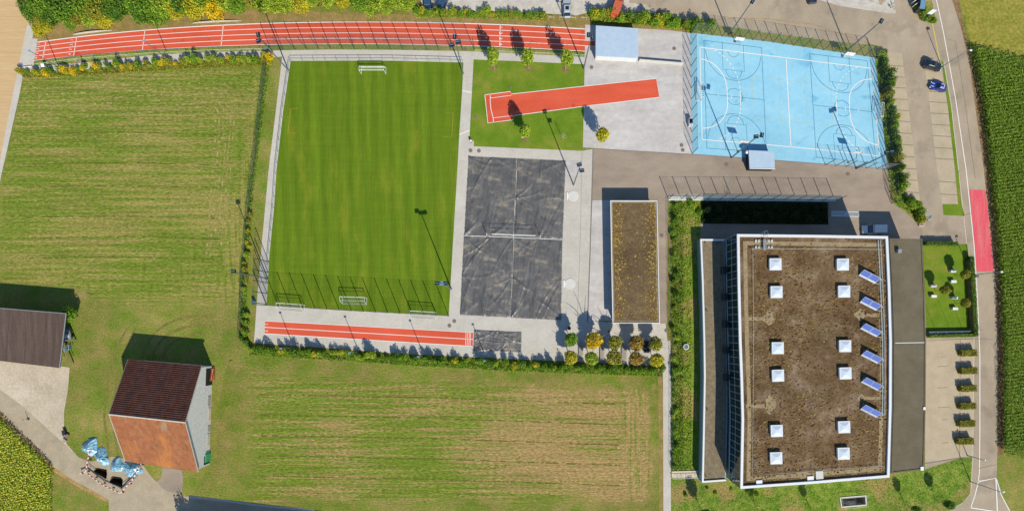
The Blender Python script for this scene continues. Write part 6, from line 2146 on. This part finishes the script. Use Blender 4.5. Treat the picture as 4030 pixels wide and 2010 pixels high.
def tarp_heap(px, rx, ry, h, label, seed, rot):
    rr = random.Random(seed)
    c = G(*px)
    t = thing('spoil_heap', label, 'heap', c, R(rot), 'spoil heaps under blue foil')
    n, m = 60, 22
    ol = [(q, rr.uniform(0, 6.28), am) for q, am in ((2, .10), (3, .13), (5, .07), (8, .035))]
    cr = [(rr.uniform(0, 6.28), rr.uniform(.05, .12), rr.uniform(.10, .26), rr.uniform(-.8, .8)) for _ in range(18)]
    px0, py0 = rr.uniform(-.2, .2), rr.uniform(-.1, .25)

    def surf(k, j, sc, dz):
        a, f = 2 * math.pi * k / n, j / m
        wob = 1 + sum(am * math.sin(q * a + ph) for q, ph, am in ol)
        r = f * sc * wob
        z = h * (1 - f ** 1.35)
        for (ca, cw, ch, tw) in cr:
            dd = (a - ca - tw * f + math.pi) % (2 * math.pi) - math.pi
            z += ch * math.exp(-(dd / cw) ** 2) * f * (1.25 - f) * 1.6
        s = 1 - f
        return (rx * (r * math.cos(a) + px0 * s), ry * (r * math.sin(a) + py0 * s), max(.03, z + dz))
    for nm2, sc, dz, mt in (('earth', .92, -.12, 'soil'), ('foil_cover', 1.0, .05, 'foil')):
        vs = [surf(k, j, sc, dz) for j in range(m + 1) for k in range(n)]
        fs = [(j * n + k, (j + 1) * n + k, (j + 1) * n + (k + 1) % n, j * n + (k + 1) % n) for j in range(m) for k in range(n)]
        MB().add(vs, fs).build(nm2, mt, t)
    return t


fm = NT('blue_plastic_foil')
cc = fm.ramp(fm.noise(1.5, (2.2, .7, 1), R(35), detail=6, rough=.75), [(.3, (84, 146, 184)), (.48, (132, 192, 220)), (.62, (192, 226, 240)), (.74, (236, 246, 250))])  # white highlights of the foil are painted into this ramp
cc = fm.mul(cc, fm.noise(1.1, (2, .6, 1), R(50), detail=4), .65, 1.25)
M['foil'] = fm.done(cc, .2, .6)
tarp_heap((357, 1757), 1.65, 2.0, 1.2, 'blue foil covered spoil heap, leftmost of four', 1, 10)
tarp_heap((403, 1794), 1.4, 2.05, 1.1, 'blue foil covered spoil heap, second from the left', 2, 35)
tarp_heap((463, 1828), 1.4, 1.75, 1.1, 'blue foil covered spoil heap, third from the left', 3, 5)
tarp_heap((521, 1845), 1.95, 1.65, 1.2, 'blue foil covered spoil heap nearest the barn', 4, -15)


def barrier(px, label, h=1.0):
    pts = [G(*p) for p in px]
    c = pts[0]
    t = thing('barrier', label, 'barrier', c, 0, 'red and white barriers round the pits')
    bays = along(pts, .45)
    for k, (a, b) in enumerate(zip(bays, bays[1:])):
        d = Vector((b[0] - a[0], b[1] - a[1])).normalized()
        n_ = Vector((-d.y, d.x)) * .07
        MB().hexa([(a[0] - n_.x, a[1] - n_.y, h - .2), (b[0] - n_.x, b[1] - n_.y, h - .2), (b[0] + n_.x, b[1] + n_.y, h - .2), (a[0] + n_.x, a[1] + n_.y, h - .2)],
                  [(a[0] - n_.x, a[1] - n_.y, h), (b[0] - n_.x, b[1] - n_.y, h), (b[0] + n_.x, b[1] + n_.y, h), (a[0] + n_.x, a[1] + n_.y, h)]).build('stripe', 'redwhite_r' if k % 2 else 'redwhite_w', t, c)
    for p in along(pts, 2.2):
        MB().cyl(p[0], p[1], 0, h, .035, 6).build('leg', 'timber', t, c)
        MB().box(p[0], p[1], 0, .1, .5, .25).build('foot', 'black', t, c)
    return t


barrier([(350, 1852), (357, 1805), (368, 1762)], 'red and white barrier on the left side of the pits')
barrier([(326, 1860), (350, 1852)], 'short red and white barrier stub at the lane edge')
barrier([(350, 1853), (418, 1903), (484, 1934)], 'red and white barrier along the lane side of the pits')
barrier([(485, 1934), (530, 1885), (563, 1827)], 'red and white barrier on the barn side of the pits')
for i, (p, q) in enumerate((((358, 1838), (425, 1890)), ((484, 1918), (540, 1875)))):
    t = thing('steel_rail', 'dark steel guard rail beside the %s pit' % ('left', 'right')[i], 'railing', G(*p))
    c = G(*p)
    MB().tube([(*G(*p), .9), (*G(*q), .9)], .05, 5).build('top_bar', 'fence', t, c)
    MB().tube([(*G(*p), .5), (*G(*q), .5)], .04, 5).build('lower_bar', 'fence', t, c)
    for f in (0, .5, 1):
        r_ = lerp(G(*p), G(*q), f)
        MB().cyl(r_[0], r_[1], 0, .9, .04, 6).build('post', 'fence', t, c)
sgn = thing('marker_post', 'red and white marker post at the farmyard entrance', 'post', G(112, 1647))
for k in range(4):
    MB().cyl(0, 0, k * .4, (k + 1) * .4 - .002, .06, 8).build('band', 'redwhite_r' if k % 2 else 'redwhite_w', sgn)
MB().box(0, 0, 0, .1, .5, .5).build('foot', 'black', sgn)
sg2 = thing('marker_post', 'red and white marker post at the bottom road bend', 'post', G(714, 1948))
for k in range(4):
    MB().cyl(0, 0, k * .4, (k + 1) * .4 - .002, .05, 8).build('band', 'redwhite_r' if k % 2 else 'redwhite_w', sg2)
# old cart wheel heap beside the yard
oc = thing('scrap_pile', 'small dark heap of timber and a drum beside the farmyard', 'scrap', G(259, 1716))
MB().box(0, .9, 0, .7, .7, 1.1, R(15)).build('crate', 'darkbox', oc)
MB().cyl(.05, -.9, 0, .55, .38, 14).build('drum', 'timber', oc)
MB().tube([(-.3, .2, .5), (.6, -.2, .3)], .08, 6).build('beam', 'trunk', oc)
MB().box(.55, .1, 0, .45, .5, .9, R(-20)).build('board_stack', 'trunk', oc)
# clutter between shed and tree
cl_ = thing('trailer', 'old farm trailer with pale sheeting beside the long shed', 'trailer', G(274, 1318))
MB().box(0, 0, .55, .75, 1.5, 2.6, R(5)).build('bed', 'steel', cl_)
MB().box(.1, -.2, .76, 1.1, 1.0, .7, R(12)).build('sheeting', 'whitepaint', cl_)
MB().box(-.3, .7, .76, 1.0, .7, .9, R(-10)).build('crate', 'lampface', cl_)
for s in (-1, 1):
    MB().tube([(s * .72, -.2, .32), (s * .9, -.2, .32)], .32, 12).build('wheel', 'tyre', cl_)
MB().tube([(0, -1.3, .6), (.5, -2.2, .45)], .05, 5).build('drawbar', 'trunk', cl_)
fr_ = thing('timber_frame', 'open timber frame with blue tarp strips beside the shed', 'frame', G(272, 1380))
for (x, y) in ((-1.0, 1.4), (.95, 1.4), (-1.0, -1.0), (1.0, -1.0)):
    MB().cyl(x, y, 0, 1.9, .06, 6).build('post', 'trunk', fr_)
MB().tube([(-1.1, -1.0, 1.9), (1.2, -1.0, 1.9)], .06, 5).build('beam', 'trunk', fr_)
MB().tube([(.97, 1.4, 1.9), (1.0, -1.0, 1.9)], .06, 5).build('beam', 'trunk', fr_)
for k in range(4):
    MB().box(-.7 + k * .4, .5 + .1 * k, .3, .36, .16, 1.6 - .2 * k, R(6 * k - 8)).build('strip', 'bin' if k % 2 else 'foil', fr_)
# rack at the barn corner
rk = thing('ladder_rack', 'yellow poles and rusty frames leaning at the barn corner', 'rack', G(836, 1470))
for k in range(4):
    MB().tube([(-.2 + k * .25, 1.6, .2), (-.1 + k * .25, -1.4, 1.4)], .07, 5).build('pole', 'yellow' if k % 2 == 0 else 'redwhite_r', rk)
MB().box(.2, 0, 0, .6, .8, 2.4).build('crate', 'tile_s', rk)
# stop block at the left end of the track path
sb2 = thing('stop_bar', 'white low bar at the left end of the track path', 'barrier', G(112, 266))
MB().box(0, 0, .1, .35, 1.9, .22, R(6)).build('bar', 'whitepaint', sb2)
for s in (-1, 1):
    MB().box(s * .8, 0, 0, .1, .2, .3).build('foot', 'steel', sb2)
sg3 = thing('notice_board', 'small white notice board in the shrubs at the left end', 'sign', G(183, 266))
MB().hexa([(-.35, -.3, .9), (.35, -.3, .9), (.35, .3, 1.2), (-.35, .3, 1.2)], [(-.35, -.34, .96), (.35, -.34, .96), (.35, .26, 1.26), (-.35, .26, 1.26)]).build('board', 'whitepaint', sg3)
for s in (-1, 1):
    MB().cyl(s * .3, 0, 0, 1.0, .04, 6).build('post', 'steel', sg3)

# ================================================================ PEOPLE


def person(label, px, rz, shirt, trousers, hairm='hair', stride=.18):
    t = thing('person', label, 'person', G(*px), R(rz))
    J = {'pel': (0, 0, .95), 'ch': (0, .01, 1.22), 'nk': (0, .02, 1.46), 'hd0': (0, .03, 1.54), 'hd': (0, .04, 1.66), 'top': (0, .03, 1.75),
         'sl': (-.18, .01, 1.40), 'el': (-.25, -.10, 1.14), 'wl': (-.24, .02, .92), 'hl': (-.23, .08, .83), 'sr': (.18, .01, 1.40), 'er': (.25, .12, 1.14), 'wr': (.23, .26, .98), 'hr': (.22, .33, .93),
         'ql': (-.10, 0, .90), 'kl': (-.11, stride, .50), 'al': (-.11, stride * 1.3 - .1, .09), 'tl': (-.11, stride * 1.3 + .08, .04), 'qr': (.10, 0, .90), 'kr': (.11, -stride * .5, .50), 'ar': (.11, -stride * 1.7, .10), 'tr': (.11, -stride * 1.7 + .17, .04)}
    rad = {'pel': .15, 'ch': .165, 'nk': .06, 'hd0': .07, 'hd': .1, 'top': .075, 'sl': .07, 'el': .05, 'wl': .035, 'hl': .035, 'sr': .07, 'er': .05, 'wr': .035, 'hr': .035, 'ql': .10, 'kl': .065, 'al': .045, 'tl': .04, 'qr': .10, 'kr': .065, 'ar': .045, 'tr': .04}
    E = [('pel', 'ch'), ('ch', 'nk'), ('nk', 'hd0'), ('hd0', 'hd'), ('hd', 'top'), ('ch', 'sl'), ('sl', 'el'), ('el', 'wl'), ('wl', 'hl'), ('ch', 'sr'), ('sr', 'er'), ('er', 'wr'), ('wr', 'hr'), ('pel', 'ql'), ('ql', 'kl'), ('kl', 'al'), ('al', 'tl'), ('pel', 'qr'), ('qr', 'kr'), ('kr', 'ar'), ('ar', 'tr')]

    def skin(name, keys, mat, grow):
        ks = [k for k in J if k in keys]
        me = bpy.data.meshes.new(name)
        me.from_pydata([J[k] for k in ks], [(ks.index(a), ks.index(b)) for a, b in E if a in ks and b in ks], [])
        o = bpy.data.objects.new(name, me)
        col.objects.link(o)
        o.parent = t
        o.modifiers.new('skin', 'SKIN')
        o.modifiers.new('sub', 'SUBSURF').levels = 1
        o.modifiers['sub'].render_levels = 1
        for i, k in enumerate(ks):
            r = rad[k] * grow
            me.skin_vertices[0].data[i].radius = (r, r)
            me.skin_vertices[0].data[i].use_root = (i == 0)
        me.materials.append(mat)
        return o
    skin('body', set(J), M['skin'], 1.0)
    skin('shirt', {'pel', 'ch', 'sl', 'el', 'sr', 'er'}, shirt, 1.16)
    skin('trousers', {'pel', 'ql', 'kl', 'al', 'qr', 'kr', 'ar'}, trousers, 1.12)
    MB().ball(0, .0, 1.70, .112, .125, .10, 12, 8).build('hair', hairm, t, smooth=True)
    return t


person('person in a violet top walking on the track path', (330, 252), 60, plain('violet_cloth', (120, 70, 190), .9), plain('blue_cloth', (70, 110, 180), .9))
person('person in dark red clothing walking below the clubhouse', (2394, 1303), 150, plain('dark_red_cloth', (84, 30, 40), .9), plain('black_cloth', (34, 30, 36), .9))

# ================================================================ LABELS OF LOOK-ALIKES
def ordinal(n):
    return '%d%s' % (n, 'th' if 10 <= n % 100 <= 20 else {1: 'st', 2: 'nd', 3: 'rd'}.get(n % 10, 'th'))


same = {}
for o in bpy.data.objects:
    if o.parent is None and o.get('category') in ('shrub', 'tree'):
        same.setdefault(o['label'], []).append(o)
for lab, obs in same.items():
    if len(obs) < 2:
        continue
    sx_ = max(o.location.x for o in obs) - min(o.location.x for o in obs)
    sy_ = max(o.location.y for o in obs) - min(o.location.y for o in obs)
    hor = sx_ >= sy_
    obs.sort(key=(lambda o: o.location.x) if hor else (lambda o: -o.location.y))
    for k, o in enumerate(obs):
        o['label'] = '%s, %s from the %s' % (lab, ordinal(k + 1), 'left' if hor else 'top')
